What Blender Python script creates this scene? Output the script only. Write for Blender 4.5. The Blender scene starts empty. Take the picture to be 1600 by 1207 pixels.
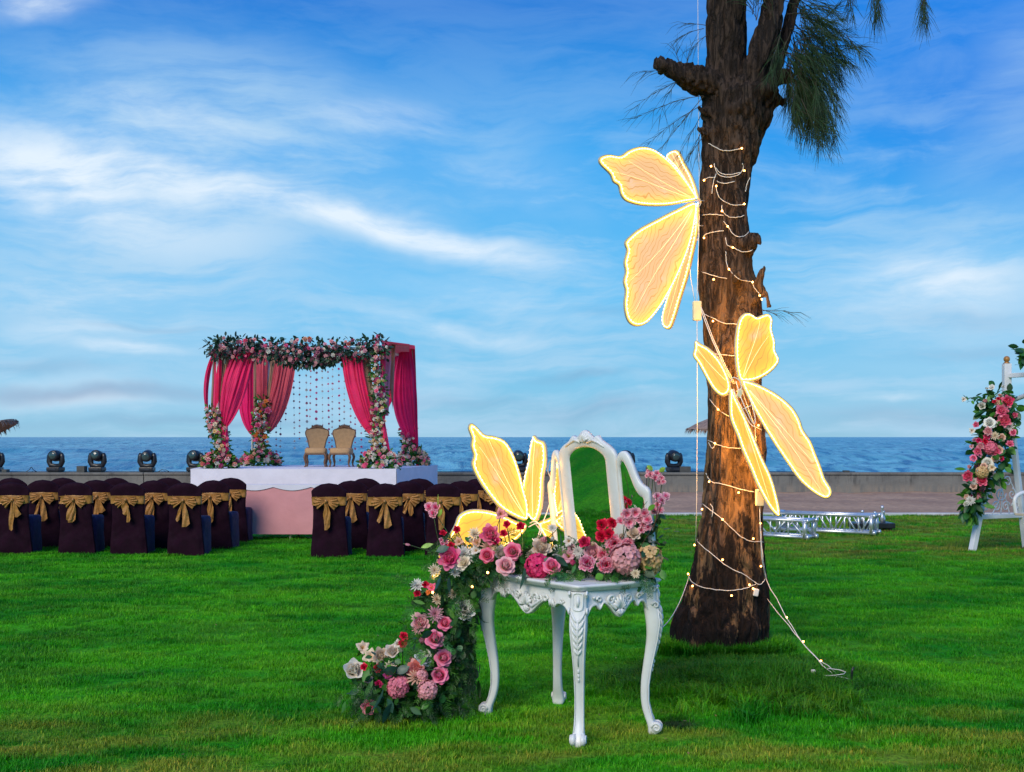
import bpy, bmesh, math, random
import numpy as np
from mathutils import Vector, Matrix, Quaternion, noise, geometry
from mathutils.bvhtree import BVHTree
random.seed(7)
R = math.radians
S = bpy.context.scene
COL = S.collection
F = 1850.0; CZ = 1.5; HY = 683.0           # focal length in photo pixels, camera height, horizon row

# ------------------------------------------------------------------ camera
cam_d = bpy.data.cameras.new('camera'); cam = bpy.data.objects.new('camera', cam_d); COL.objects.link(cam)
cam.location = (0, 0, CZ); cam.rotation_euler = (R(90), 0, 0)
cam_d.sensor_width = 36; cam_d.lens = 36 * F / 1600; cam_d.shift_y = (HY - 603.5) / 1600
cam_d.clip_start = .1; cam_d.clip_end = 60000
S.camera = cam
S.render.resolution_x = 1024; S.render.resolution_y = 772

# ------------------------------------------------------------------ node helpers
def lin(r, g, b):
    f = lambda c: (c / 255 / 12.92) if c / 255 <= .04045 else ((c / 255 + .055) / 1.055) ** 2.4
    return (f(r), f(g), f(b), 1)

class NT:
    def __init__(s, nt): s.nt = nt; s.n = nt.nodes; s.l = nt.links
    def put(s, sock, v):
        if v is None: return
        if isinstance(v, bpy.types.NodeSocket): s.l.new(v, sock)
        else:
            try: sock.default_value = v
            except Exception:
                if hasattr(v, '__len__') and len(v) == 4: sock.default_value = v[:3]
                else: sock.default_value = (v, v, v, 1) if len(sock.default_value) == 4 else (v, v, v)
    def math(s, op, a, b=None, c=None, clamp=False):
        m = s.n.new('ShaderNodeMath'); m.operation = op; m.use_clamp = clamp
        s.put(m.inputs[0], a); s.put(m.inputs[1], b); s.put(m.inputs[2], c); return m.outputs[0]
    def vmath(s, op, a, b=None, scale=None):
        m = s.n.new('ShaderNodeVectorMath'); m.operation = op
        s.put(m.inputs[0], a); s.put(m.inputs[1], b)
        if scale is not None: s.put(m.inputs['Scale'], scale)
        return m.outputs['Value'] if op in ('LENGTH', 'DOT_PRODUCT', 'DISTANCE') else m.outputs[0]
    def mix(s, f, a, b, mode='MIX'):
        m = s.n.new('ShaderNodeMix'); m.data_type = 'RGBA'; m.blend_type = mode; m.clamp_factor = True
        s.put(m.inputs[0], f); s.put(m.inputs[6], a); s.put(m.inputs[7], b); return m.outputs[2]
    def rng(s, v, a, b, c=0., d=1., smooth=True):
        m = s.n.new('ShaderNodeMapRange'); m.interpolation_type = 'SMOOTHSTEP' if smooth else 'LINEAR'
        s.put(m.inputs[0], v); m.inputs[1].default_value = a; m.inputs[2].default_value = b
        m.inputs[3].default_value = c; m.inputs[4].default_value = d; return m.outputs[0]
    def noise(s, vec, scale, detail=4, rough=.55, dist=0., lac=2.0):
        m = s.n.new('ShaderNodeTexNoise'); s.put(m.inputs['Vector'], vec)
        m.inputs['Scale'].default_value = scale; m.inputs['Detail'].default_value = detail
        m.inputs['Roughness'].default_value = rough; m.inputs['Distortion'].default_value = dist
        m.inputs['Lacunarity'].default_value = lac; return m
    def mapping(s, vec, loc=(0,0,0), rot=(0,0,0), sc=(1,1,1), typ='POINT'):
        m = s.n.new('ShaderNodeMapping'); m.vector_type = typ; s.put(m.inputs[0], vec)
        m.inputs[1].default_value = loc; m.inputs[2].default_value = rot; m.inputs[3].default_value = sc; return m.outputs[0]
    def ramp(s, f, stops):
        m = s.n.new('ShaderNodeValToRGB'); s.put(m.inputs[0], f); e = m.color_ramp.elements
        e[0].position, e[0].color = stops[0]; e[1].position, e[1].color = stops[-1]
        for p, c in stops[1:-1]:
            k = e.new(p); k.color = c
        return m.outputs[0]
    def comb(s, x, y, z):
        m = s.n.new('ShaderNodeCombineXYZ'); s.put(m.inputs[0], x); s.put(m.inputs[1], y); s.put(m.inputs[2], z); return m.outputs[0]
    def sep(s, v):
        m = s.n.new('ShaderNodeSeparateXYZ'); s.put(m.inputs[0], v); return m.outputs
    def attr(s, name='c'):
        m = s.n.new('ShaderNodeAttribute'); m.attribute_name = name; return m
    def bump(s, h, strength=.5, dist=.01, nrm=None):
        m = s.n.new('ShaderNodeBump'); s.put(m.inputs['Height'], h)
        m.inputs['Strength'].default_value = strength; m.inputs['Distance'].default_value = dist
        if nrm is not None: s.put(m.inputs['Normal'], nrm)
        return m.outputs[0]

# ------------------------------------------------------------------ world: dusk sky with cirrus
SUN_EL, SUN_AZ = R(36), R(205)           # azimuth clockwise from +Y (the sea); behind the camera to the left
w = bpy.data.worlds.new('World'); S.world = w; w.use_nodes = True
w.node_tree.nodes.clear(); T = NT(w.node_tree)
tc = T.n.new('ShaderNodeTexCoord').outputs['Generated']
sky = T.n.new('ShaderNodeTexSky'); sky.sky_type = 'NISHITA'; sky.sun_disc = False
sky.sun_elevation = SUN_EL; sky.sun_rotation = SUN_AZ; sky.ozone_density = 4; sky.dust_density = .4
dirn = T.vmath('NORMALIZE', tc); x, y, z = T.sep(dirn)
az = T.math('ARCTAN2', x, y); el = T.math('ARCSINE', z)
v = T.comb(az, el, 0)
base = T.ramp(T.math('MULTIPLY', el, 1/.62), [
    (0.0, lin(138,190,218)), (.07, lin(118,190,228)), (.2, lin(92,186,238)), (.38, lin(44,162,236)),
    (.56, lin(4,118,212)), (.75, lin(3,104,198)), (1.0, lin(8,92,180))])
# the blue is deeper away towards the right (north) than on the left
base = T.mix(T.math('MULTIPLY', T.rng(az, .04, .42), T.rng(el, .12, .3)), base, lin(0,124,226), 'MIX')
base = T.mix(.06, base, T.vmath('SCALE', sky.outputs[0], scale=.10))
def ang(px, py):
    d = Vector(((px-800)/F, 1, (HY-py)/F)).normalized()
    return math.atan2(d.x, d.y), math.asin(d.z)
wob = T.noise(v, 3.2, 5, .55)
vw = T.vmath('ADD', v, T.vmath('SCALE', T.vmath('SUBTRACT', wob.outputs['Color'], (.5,.5,.5)), scale=.085))
def ellipse(x0, y0, x1, y1, wpx, s=1., inner=.0):
    a, b = ang(x0, y0), ang(x1, y1); cx, cy = (a[0]+b[0])/2, (a[1]+b[1])/2
    L = math.hypot(a[0]-b[0], a[1]-b[1])/2 + .001; th = math.atan2(b[1]-a[1], b[0]-a[0])
    m = T.mapping(vw, (cx, cy, 0), (0,0,th), (L, wpx/F, 1), 'TEXTURE')
    return T.rng(T.vmath('LENGTH', m), 1.0, inner, 0, s)
def total(lst):
    o = lst[0]
    for q in lst[1:]: o = T.math('ADD', o, q)
    return o
# wispy texture, stretched along the drift of the cirrus
vs = T.mapping(vw, rot=(0,0,R(14)), sc=(2.2, 11, 1))
wis = T.noise(vs, 2.1, 9, .62, .35).outputs['Fac']
vs2 = T.mapping(vw, (3,1,0), (0,0,R(-35)), (4, 12, 1))
wis2 = T.noise(vs2, 1.7, 8, .6, .4).outputs['Fac']
wisf = T.rng(T.math('ADD', T.math('MULTIPLY', wis, .65), T.math('MULTIPLY', wis2, .35)), .39, .61)
veil = total([ellipse(-300,240,700,330,330,1.0), ellipse(-400,430,700,520,170,.7), ellipse(100,120,1000,330,170,.5), ellipse(520,430,1020,470,110,.25),
              ellipse(300,330,900,400,120,.35), ellipse(1200,480,1900,430,190,.75), ellipse(560,130,1000,230,160,.28),
              ellipse(1480,80,1750,130,110,.45), ellipse(1380,260,1800,200,120,.4), ellipse(-300,620,700,610,75,.55), ellipse(900,600,1800,600,120,.45),
              ellipse(1180,200,1500,110,40,.22)])
bright = total([ellipse(-260,205,430,300,85,1.15), ellipse(-100,300,560,395,55,.40), ellipse(1250,420,1700,400,70,.45), ellipse(-100,450,420,470,40,.25), ellipse(60,130,520,260,40,.35), ellipse(300,295,1010,428,34,1.0), ellipse(150,250,620,350,50,.75), ellipse(1200,455,1720,430,75,.55), ellipse(-200,610,330,618,38,.4), ellipse(1150,560,1700,590,30,.25), ellipse(560,430,1000,500,45,.3), ellipse(-100,520,300,510,26,.3), ellipse(620,250,1000,330,50,.25), ellipse(480,470,900,545,24,.55),
                ellipse(-60,8,190,12,34,.9), ellipse(480,330,720,350,40,.4), ellipse(90,540,340,546,15,.7), ellipse(30,612,290,630,16,.35),
                ellipse(560,548,780,580,14,.45), ellipse(1260,620,1500,618,13,.5), ellipse(1240,690,1600,610,20,.15), ellipse(420,200,760,180,34,.35)])
gen = T.math('MULTIPLY', T.rng(T.noise(T.mapping(v, sc=(1.2, 3.5, 1)), 2.3, 7, .6, .3).outputs['Fac'], .42, .8), .35)
vm = T.math('MULTIPLY', veil, T.math('MULTIPLY_ADD', wisf, .85, .35), clamp=True)
vm = T.math('MAXIMUM', vm, gen)
bm_ = T.math('MULTIPLY', bright, T.math('MULTIPLY_ADD', wisf, .85, .3), clamp=True)
mot = T.noise(T.mapping(vw, (1,4,0), (0,0,R(10)), (1, 3.2, 1)), 4.2, 9, .62, .5).outputs['Fac']
mot2 = T.noise(T.mapping(vw, (7,2,0), (0,0,R(16)), (1, 7, 1)), 5.5, 8, .6, .6).outputs['Fac']
mm = T.math('MULTIPLY', T.rng(T.math('ADD', T.math('MULTIPLY', mot, .55), T.math('MULTIPLY', mot2, .45)), .40, .62), T.rng(el, .34, .10, .18, .85))
vm = T.math('MAXIMUM', vm, mm)
skyc = T.mix(T.math('MULTIPLY', vm, .78), base, lin(178,211,236))
skyc = T.mix(T.math('MULTIPLY', bm_, .9), skyc, lin(226,238,249))
# grey-blue low bands close to the sea
lowd = total([ellipse(-300,600,520,622,20,.9), ellipse(-200,655,700,660,12,.5), ellipse(730,640,1120,640,26,.5), ellipse(780,585,1000,592,12,.5),
              ellipse(1180,655,1800,650,30,.5), ellipse(100,505,420,512,9,.35), ellipse(1300,560,1750,540,20,.35), ellipse(850,480,1010,500,18,.3), ellipse(500,600,900,625,20,.4), ellipse(1300,480,1700,500,26,.3), ellipse(-100,560,250,580,16,.35)])
skyc = T.mix(T.math('MULTIPLY', T.math('MULTIPLY', lowd, T.math('MULTIPLY_ADD', wisf, .6, .4), clamp=True), .8), skyc, lin(128,158,192))
# below the horizon: plain sea haze colour
skyc = T.mix(T.rng(el, -.02, -.002, 1, 0), skyc, lin(90,130,150))
bg = T.n.new('ShaderNodeBackground'); T.put(bg.inputs[0], skyc); bg.inputs[1].default_value = 1.0
wo = T.n.new('ShaderNodeOutputWorld'); T.l.new(bg.outputs[0], wo.inputs[0])

# ------------------------------------------------------------------ soft low sun
sd = bpy.data.lights.new('sun', 'SUN'); sd.energy = 2.6; sd.angle = R(32); sd.color = (1, .90, .76)
so = bpy.data.objects.new('sun', sd); COL.objects.link(so)
sdir = Vector((math.sin(SUN_AZ)*math.cos(SUN_EL), math.cos(SUN_AZ)*math.cos(SUN_EL), math.sin(SUN_EL)))
so.rotation_euler = sdir.to_track_quat('Z', 'Y').to_euler(); so.location = (-4, -6, 9)
S.view_settings.view_transform = 'Standard'; S.view_settings.look = 'None'
S.view_settings.exposure = .12; S.view_settings.gamma = 1; S.view_settings.use_curve_mapping = False

# ------------------------------------------------------------------ points
def P(px, py, Y): return Vector(((px-800)/F*Y, Y, CZ-(py-HY)/F*Y))
def G(px, py): Y = CZ*F/(py-HY); return Vector(((px-800)/F*Y, Y, 0))

# ------------------------------------------------------------------ object helpers
def link(o, parent=None):
    COL.objects.link(o)
    if parent is not None: o.parent = parent
    return o
def tag(o, label=None, cat=None, group=None, kind=None):
    if label: o['label'] = label
    if cat: o['category'] = cat
    if group: o['group'] = group
    if kind: o['kind'] = kind
    return o
def thing(name, label, cat, loc=(0,0,0), rz=0, group=None):
    o = bpy.data.objects.new(name, None); o.empty_display_size = .1; link(o)
    o.location = loc; o.rotation_euler = (0,0,rz); return tag(o, label, cat, group)
def dup(root, loc, rz, label, group=None):
    r = root.copy(); link(r); r.location = loc; r.rotation_euler = (0,0,rz); r['label'] = label
    if group: r['group'] = group
    for ch in list(root.children):
        c = ch.copy(); link(c, r)
        for g in list(ch.children): link(g.copy(), c)
    return r

class MB:
    """collects faces; build() links them as ONE mesh object"""
    def __init__(s): s.v = []; s.f = []; s.c = []; s.m = []; s.sm = []; s.col = (1,1,1,1); s.mi = 0; s.smooth = True
    def vert(s, p, c=None): s.v.append(tuple(p)); s.c.append(c or s.col); return len(s.v)-1
    def face(s, ids): s.f.append(tuple(ids)); s.m.append(s.mi); s.sm.append(s.smooth)
    def box(s, c, size, rot=None, bev=0):
        q = s.smooth; s.smooth = False
        hx, hy, hz = size[0]/2, size[1]/2, size[2]/2; M = rot or Matrix.Identity(3); c = Vector(c)
        ids = [s.vert(c + M @ Vector((a*hx, b*hy, d*hz))) for a in (-1,1) for b in (-1,1) for d in (-1,1)]
        for f in ((0,1,3,2),(4,6,7,5),(0,4,5,1),(2,3,7,6),(0,2,6,4),(1,5,7,3)): s.face([ids[i] for i in f])
        s.smooth = q
    def tube(s, pts, rad, seg=8, caps=True, flat=None, closed=False, col=None):
        pts = [Vector(p) for p in pts]; n = len(pts)
        if not hasattr(rad, '__len__'): rad = [rad]*n
        up = None; rings = []
        for i, p in enumerate(pts):
            if closed: t = pts[(i+1) % n]-pts[i-1]
            else: t = pts[min(i+1, n-1)]-pts[max(i-1, 0)]
            if t.length < 1e-9: t = Vector((0,0,1))
            t.normalize()
            if up is None: up = Vector((0,0,1)) if abs(t.z) < .9 else Vector((1,0,0))
            a = t.cross(up)
            if a.length < 1e-6: a = t.orthogonal()
            a.normalize(); b = a.cross(t).normalized(); up = b
            r = rad[i]; rb = r*(flat or 1)
            rings.append([s.vert(p + a*math.cos(2*math.pi*k/seg)*r + b*math.sin(2*math.pi*k/seg)*rb, col) for k in range(seg)])
        m = n if closed else n-1
        for i in range(m):
            A, B = rings[i], rings[(i+1) % n]
            for k in range(seg): s.face((A[k], A[(k+1)%seg], B[(k+1)%seg], B[k]))
        if caps and not closed: s.face(rings[0][::-1]); s.face(rings[-1])
    def lathe(s, prof, c=(0,0,0), seg=16, M=None, col=None):
        M = M or Matrix.Identity(3); c = Vector(c); rings = []
        for r, z in prof:
            rings.append([s.vert(c + M @ Vector((r*math.cos(2*math.pi*k/seg), r*math.sin(2*math.pi*k/seg), z)), col) for k in range(seg)])
        for A, B in zip(rings, rings[1:]):
            for k in range(seg): s.face((A[k], A[(k+1)%seg], B[(k+1)%seg], B[k]))
        s.face(rings[0][::-1]); s.face(rings[-1])
    def grid(s, fn, nu, nv, cfn=None, closed_u=False):
        ids = [[s.vert(fn(i/nu, j/nv), cfn(i/nu, j/nv) if cfn else None) for i in range(nu if closed_u else nu+1)] for j in range(nv+1)]
        for j in range(nv):
            for i in range(nu):
                i2 = (i+1) % nu if closed_u else i+1
                s.face((ids[j][i], ids[j][i2], ids[j+1][i2], ids[j+1][i]))
        return ids
    def ball(s, c, r, seg=8, rings=5, sc=(1,1,1), col=None):
        c = Vector(c); prof = [(math.sin(math.pi*k/rings), -math.cos(math.pi*k/rings)) for k in range(rings+1)]
        prof[0] = (.02, -1); prof[-1] = (.02, 1)
        M = Matrix.Diagonal(Vector((r*sc[0], r*sc[1], r*sc[2])))
        s.lathe(prof, c, seg, M, col)
    def prism(s, outline, depth_vec, col=None):
        """outline: 3-D points of a planar polygon, extruded by depth_vec, tessellated"""
        q = s.smooth; s.smooth = False
        o = [Vector(p) for p in outline]; d = Vector(depth_vec); n = len(o)
        A = [s.vert(p, col) for p in o]; B = [s.vert(p+d, col) for p in o]
        for t in geometry.tessellate_polygon([o]):
            s.face([A[i] for i in t]); s.face([B[i] for i in reversed(t)])
        for i in range(n): s.face((A[i], A[(i+1)%n], B[(i+1)%n], B[i]))
        s.smooth = q
    def mesh(s, name, mats):
        me = bpy.data.meshes.new(name); me.from_pydata(s.v, [], s.f)
        a = me.attributes.new('c', 'FLOAT_COLOR', 'POINT'); a.data.foreach_set('color', np.array(s.c, dtype=np.float32).ravel())
        if not isinstance(mats, (list, tuple)): mats = [mats]
        for m in mats: me.materials.append(m)
        me.polygons.foreach_set('material_index', s.m); me.polygons.foreach_set('use_smooth', s.sm)
        me.update(); return me
    def build(s, name, mats, parent=None, recalc=True):
        me = s.mesh(name, mats)
        if recalc:
            b = bmesh.new(); b.from_mesh(me); bmesh.ops.recalc_face_normals(b, faces=b.faces); b.to_mesh(me); b.free()
        return link(bpy.data.objects.new(name, me), parent)

def bevel(o, w=.004, seg=2, ang=35):
    m = o.modifiers.new('bevel', 'BEVEL'); m.width = w; m.segments = seg; m.limit_method = 'ANGLE'; m.angle_limit = R(ang); return o
def catmull(pts, n=6, closed=False):
    pts = [Vector(p) for p in pts]; out = []; N = len(pts)
    for i in range(N if closed else N-1):
        if closed: a, b, c, d = pts[i-1], pts[i], pts[(i+1)%N], pts[(i+2)%N]
        else: a, b, c, d = pts[max(i-1,0)], pts[i], pts[i+1], pts[min(i+2,N-1)]
        for k in range(n):
            t = k/n; out.append(.5*((2*b) + (c-a)*t + (2*a-5*b+4*c-d)*t*t + (3*b-a-3*c+d)*t**3))
    if not closed: out.append(pts[-1])
    return out
def rnd(a, b): return random.uniform(a, b)

# ------------------------------------------------------------------ materials
def mat(name, col=(.5,.5,.5), rough=.6, metal=0, var=.15, vscale=6, col2=None, bump=0, bscale=80, bdist=.003, attr=False,
        emit=None, estr=0, transl=0, sheen=0, coat=0, spec=.5, stretch=None):
    m = bpy.data.materials.new(name); m.use_nodes = True; t = NT(m.node_tree)
    b = t.n['Principled BSDF']; pos = t.n.new('ShaderNodeTexCoord').outputs['Object']
    if stretch: pos = t.mapping(pos, sc=stretch)
    c = (*col[:3], 1)
    if attr: base_c = t.attr().outputs['Color']
    else: base_c = c
    n = t.noise(pos, vscale, 5, .6).outputs['Fac']
    if col2 is not None: outc = t.mix(t.rng(n, .38, .62), base_c, (*col2[:3], 1))
    else: outc = base_c
    k = t.rng(n, .3, .7, 1-var, 1+var)
    outc = t.vmath('SCALE', outc, scale=k)
    t.put(b.inputs['Base Color'], outc)
    t.put(b.inputs['Roughness'], t.rng(t.noise(pos, vscale*2.3, 4).outputs['Fac'], .3, .7, max(rough-.08, .02), min(rough+.08, 1)))
    b.inputs['Metallic'].default_value = metal; b.inputs['Specular IOR Level'].default_value = spec
    if sheen: b.inputs['Sheen Weight'].default_value = sheen; b.inputs['Sheen Roughness'].default_value = .4
    if coat: b.inputs['Coat Weight'].default_value = coat
    if bump: t.put(b.inputs['Normal'], t.bump(t.noise(pos, bscale, 5, .6).outputs['Fac'], bump, bdist))
    if emit: b.inputs['Emission Color'].default_value = (*emit, 1); b.inputs['Emission Strength'].default_value = estr
    if transl:
        tr = t.n.new('ShaderNodeBsdfTranslucent'); t.put(tr.inputs[0], outc)
        mx = t.n.new('ShaderNodeMixShader'); mx.inputs[0].default_value = transl
        t.l.new(b.outputs[0], mx.inputs[1]); t.l.new(tr.outputs[0], mx.inputs[2])
        t.l.new(mx.outputs[0], t.n['Material Output'].inputs[0])
    return m

M_white = mat('white_lacquer', (.74,.76,.74), .34, var=.05, vscale=9, bump=.12, bscale=60, bdist=.002, col2=(.66,.67,.63))
M_petal = mat('petal', rough=.55, var=.08, vscale=40, attr=True, transl=.25)
M_leaf = mat('leaf', rough=.45, var=.3, vscale=18, attr=True, transl=.2)
M_mirror = mat('mirror_glass', (.82,.84,.80), .02, metal=1, var=.0)
M_mirror.node_tree.nodes['Principled BSDF'].inputs['Roughness'].default_value = .015
for l_ in list(M_mirror.node_tree.nodes['Principled BSDF'].inputs['Roughness'].links): M_mirror.node_tree.links.remove(l_)
M_glassedge = mat('glass_edge', (.05,.14,.12), .1)
M_wire = mat('white_cable', (.75,.73,.68), .5, var=.05)
M_bulb = mat('warm_bulb', (1,.6,.2), .4, emit=(1,.42,.09), estr=16)
M_box = mat('cream_plastic', (.72,.66,.42), .45, var=.06)
M_cover = mat('aubergine_cloth', (.0145,.0028,.0100), .85, var=.25, vscale=8, spec=.12, bump=.2, bscale=14, bdist=.02)
M_seat = mat('violet_cloth', (.032,.016,.058), .75, var=.2, vscale=8, sheen=.06, spec=.2, bump=.2, bscale=14, bdist=.02)
M_gold = mat('gold_satin', (.40,.185,.045), .36, metal=.15, var=.3, vscale=20, bump=.35, bscale=30, bdist=.01, sheen=.2)
M_black = mat('black_plastic', (.012,.014,.018), .35, var=.2)
M_alu = mat('aluminium', (.62,.65,.68), .32, metal=.7, var=.1)
M_cream_cloth = mat('beige_upholstery', (.44,.27,.13), .75, var=.1, vscale=12, bump=.2, bscale=120)
M_darkwood = mat('carved_brown_wood', (.14,.065,.03), .45, var=.3, vscale=20, bump=.3)
M_soft_white = mat('white_skirt_cloth', (.72,.71,.78), .85, var=.05, vscale=2.5, bump=.35, bscale=3.5, bdist=.05)
M_pink_skirt = mat('pink_skirt_cloth', (.68,.30,.31), .85, var=.07, vscale=2, bump=.3, bscale=5, bdist=.03)
M_thatch = mat('thatch', (.27,.19,.15), .95, var=.35, vscale=9, bump=.6, bscale=40, bdist=.03)
M_wood = mat('grey_wood', (.16,.11,.08), .8, var=.3)
# ================================================================== SETTING
TREE = Vector((1.42, 8.05, 0))
def mound(x, y):
    d = math.hypot((x-1.46)/.85, (y-7.55)/.75)
    return .075*math.exp(-d*d*1.1)
def lawn_colour(t):
    """lawn colour by place: even green with drier, yellower patches"""
    pos = t.n.new('ShaderNodeNewGeometry').outputs['Position']
    x, y, z = t.sep(pos); p = t.comb(x, y, 0)
    n1 = t.noise(t.mapping(p, sc=(.55,1.1,1)), 1.1, 5, .6, .4).outputs['Fac']
    n2 = t.noise(t.mapping(p, sc=(1,2.2,1)), 4.5, 4, .6).outputs['Fac']
    n3 = t.noise(t.mapping(p, (5,2,0), sc=(.5,1.4,1)), 2.2, 3, .55).outputs['Fac']
    c = t.mix(t.rng(n1, .38, .62), (.012,.27,.002,1), (.070,.47,.004,1))
    c = t.mix(t.rng(n2, .5, .72, 0, .5), c, (.008,.170,.004,1))
    # drier grass in the nearest metre and around the table
    near = t.rng(y, 6.9, 5.7, 0, .75)
    dry = t.math('MULTIPLY', t.rng(n3, .40, .62), t.math('ADD', near, .14), clamp=True)
    c = t.mix(dry, c, (.25,.36,.03,1))
    # worn yellow spots beyond the tree, near the trusses
    far = t.math('MULTIPLY', t.rng(y, 13.5, 15.5), t.math('MULTIPLY', t.rng(x, 1.5, 3.0), t.rng(n3, .35, .6)), clamp=True)
    c = t.mix(t.math('MULTIPLY', far, .55), c, (.26,.20,.05,1))
    # small dark patch at the table's right foot, darker long grass at the tree
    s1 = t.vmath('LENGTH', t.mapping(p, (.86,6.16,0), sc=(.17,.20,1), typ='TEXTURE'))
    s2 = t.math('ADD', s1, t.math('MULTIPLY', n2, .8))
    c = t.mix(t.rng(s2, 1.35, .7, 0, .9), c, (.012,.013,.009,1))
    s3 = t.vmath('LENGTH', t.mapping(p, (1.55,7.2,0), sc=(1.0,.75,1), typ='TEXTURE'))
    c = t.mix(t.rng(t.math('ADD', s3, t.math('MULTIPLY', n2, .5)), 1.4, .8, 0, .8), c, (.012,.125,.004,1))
    return c
def make_lawn_mat(name, blade):
    m = bpy.data.materials.new(name); m.use_nodes = True; t = NT(m.node_tree); b = t.n['Principled BSDF']
    c = lawn_colour(t); pos = t.n.new('ShaderNodeNewGeometry').outputs['Position']
    if blade:
        oi = t.n.new('ShaderNodeObjectInfo').outputs['Random']
        a = t.attr().outputs['Color']                       # root-to-tip tone and straw blades (the grass's own colour)
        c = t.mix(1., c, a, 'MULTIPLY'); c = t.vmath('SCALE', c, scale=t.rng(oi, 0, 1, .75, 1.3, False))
        b.inputs['Roughness'].default_value = .5; b.inputs['Specular IOR Level'].default_value = .25
        t.put(b.inputs['Base Color'], c)
        tr = t.n.new('ShaderNodeBsdfTranslucent'); t.put(tr.inputs[0], c); mx = t.n.new('ShaderNodeMixShader'); mx.inputs[0].default_value = .3
        t.l.new(b.outputs[0], mx.inputs[1]); t.l.new(tr.outputs[0], mx.inputs[2]); t.l.new(mx.outputs[0], t.n['Material Output'].inputs[0])
    else:
        k = t.noise(t.mapping(pos, sc=(1,.8,1)), 38, 5, .7).outputs['Fac']
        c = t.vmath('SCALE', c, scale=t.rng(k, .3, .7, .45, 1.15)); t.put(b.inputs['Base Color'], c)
        b.inputs['Roughness'].default_value = .9; b.inputs['Specular IOR Level'].default_value = .1
        t.put(b.inputs['Normal'], t.bump(k, .8, .03))
    return m
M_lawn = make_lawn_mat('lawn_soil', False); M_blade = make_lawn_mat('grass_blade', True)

g = MB()
KERB_Y = CZ*F/(806-HY)           # 22.6
WALL_Y = CZ*F/(768.5-HY)         # about 32.5
xs = sorted(set([-40,-25,-16,-12] + [i*.25 for i in range(-40,45)] + [12,14,18,25,40]))
ys = sorted(set([-8,-4,0,2,3] + [3.5+i*.25 for i in range(0,64)] + [20.5,21.5,KERB_Y]))
idx = [[g.vert((a, b, mound(a,b)+.012*noise.noise(Vector((a*.7,b*.7,0))))) for a in xs] for b in ys]
for j in range(len(ys)-1):
    for i in range(len(xs)-1): g.face((idx[j][i], idx[j][i+1], idx[j+1][i+1], idx[j+1][i]))
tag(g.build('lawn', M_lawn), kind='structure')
# outer terrain out to the horizon on the landward side, 30 cm lower than the lawn
t_ = MB(); t_.smooth = False
for (a, b, c_, d) in ((-9000, -9000, 9000, 39.9),):
    ids = [t_.vert(p) for p in ((a,b,-.45),(c_,b,-.45),(c_,d,-.45),(a,d,-.45))]; t_.face(ids)
M_ground = mat('dry_ground', (.16,.13,.08), .95, var=.3, vscale=.5)
tag(t_.build('ground', M_ground), kind='structure')

# sand strip
def sand_mat(name, c1, c2):
    m = bpy.data.materials.new(name); m.use_nodes = True; t = NT(m.node_tree); b = t.n['Principled BSDF']
    pos = t.n.new('ShaderNodeNewGeometry').outputs['Position']
    n1 = t.noise(t.mapping(pos, sc=(.6,.5,1)), .9, 6, .65).outputs['Fac']; n2 = t.noise(pos, 7, 6, .7).outputs['Fac']
    c = t.mix(t.rng(n1, .35, .65), c1, c2); c = t.vmath('SCALE', c, scale=t.rng(n2, .3, .7, .75, 1.2))
    t.put(b.inputs['Base Color'], c); b.inputs['Roughness'].default_value = .95
    t.put(b.inputs['Normal'], t.bump(n2, .8, .08)); return m
M_sand = sand_mat('damp_sand', (.50,.31,.19,1), (.36,.215,.135,1))
s_ = MB()
s_.grid(lambda u, v: Vector((-40+80*u, KERB_Y+.1+(WALL_Y-KERB_Y-.1)*v, -.01+.05*noise.noise(Vector((u*90, v*9, 3)))+.03*noise.noise(Vector((u*260, v*26, 1))))), 260, 26)
tag(s_.build('sand', M_sand), kind='structure')
k_ = MB()
k_.box((0, KERB_Y+.06, 0), (80, .12, .10))
tag(bevel(k_.build('kerb', mat('pale_concrete', (.50,.52,.54), .8, var=.15, vscale=2)), .01), kind='structure')

# sea wall, cast in bays
def concrete():
    m = bpy.data.materials.new('weathered_concrete'); m.use_nodes = True; t = NT(m.node_tree); b = t.n['Principled BSDF']
    pos = t.n.new('ShaderNodeNewGeometry').outputs['Position']
    n1 = t.noise(t.mapping(pos, sc=(1,1,1)), .8, 7, .7).outputs['Fac']
    n2 = t.noise(t.mapping(pos, sc=(5,5,.7)), 1.6, 6, .65).outputs['Fac']
    c = t.mix(t.rng(n1, .35, .65), (.19,.19,.17,1), (.13,.13,.12,1))
    c = t.mix(t.rng(n2, .5, .75, 0, .8), c, (.055,.055,.052,1))
    z = t.sep(pos)[2]
    c = t.mix(t.math('MULTIPLY', t.rng(z, .30, .02), t.rng(n2, .35, .6)), c, (.24,.21,.17,1))
    t.put(b.inputs['Base Color'], c); b.inputs['Roughness'].default_value = .9
    t.put(b.inputs['Normal'], t.bump(t.noise(pos, 9, 6, .7).outputs['Fac'], .6, .03)); return m
M_conc = concrete()
WT = CZ-(738.5-HY)/F*WALL_Y
wl = thing('sea_wall', 'long low weathered grey concrete wall between the sand and the sea', 'wall', (0, WALL_Y, 0))
for i in range(-7, 9):
    b_ = MB(); h = WT-.07+rnd(-.004,.004)
    b_.box((i*4.6+1.4, .2+rnd(-.006,.006), (h-1.2)/2), (4.58, .38, h+1.2)); bevel(b_.build('concrete_panel', M_conc, wl), .012)
    c_ = MB(); c_.box((i*4.6+1.4, .2, WT-.035), (4.585, .46, .066)); bevel(c_.build('coping', M_conc, wl), .014)

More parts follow.
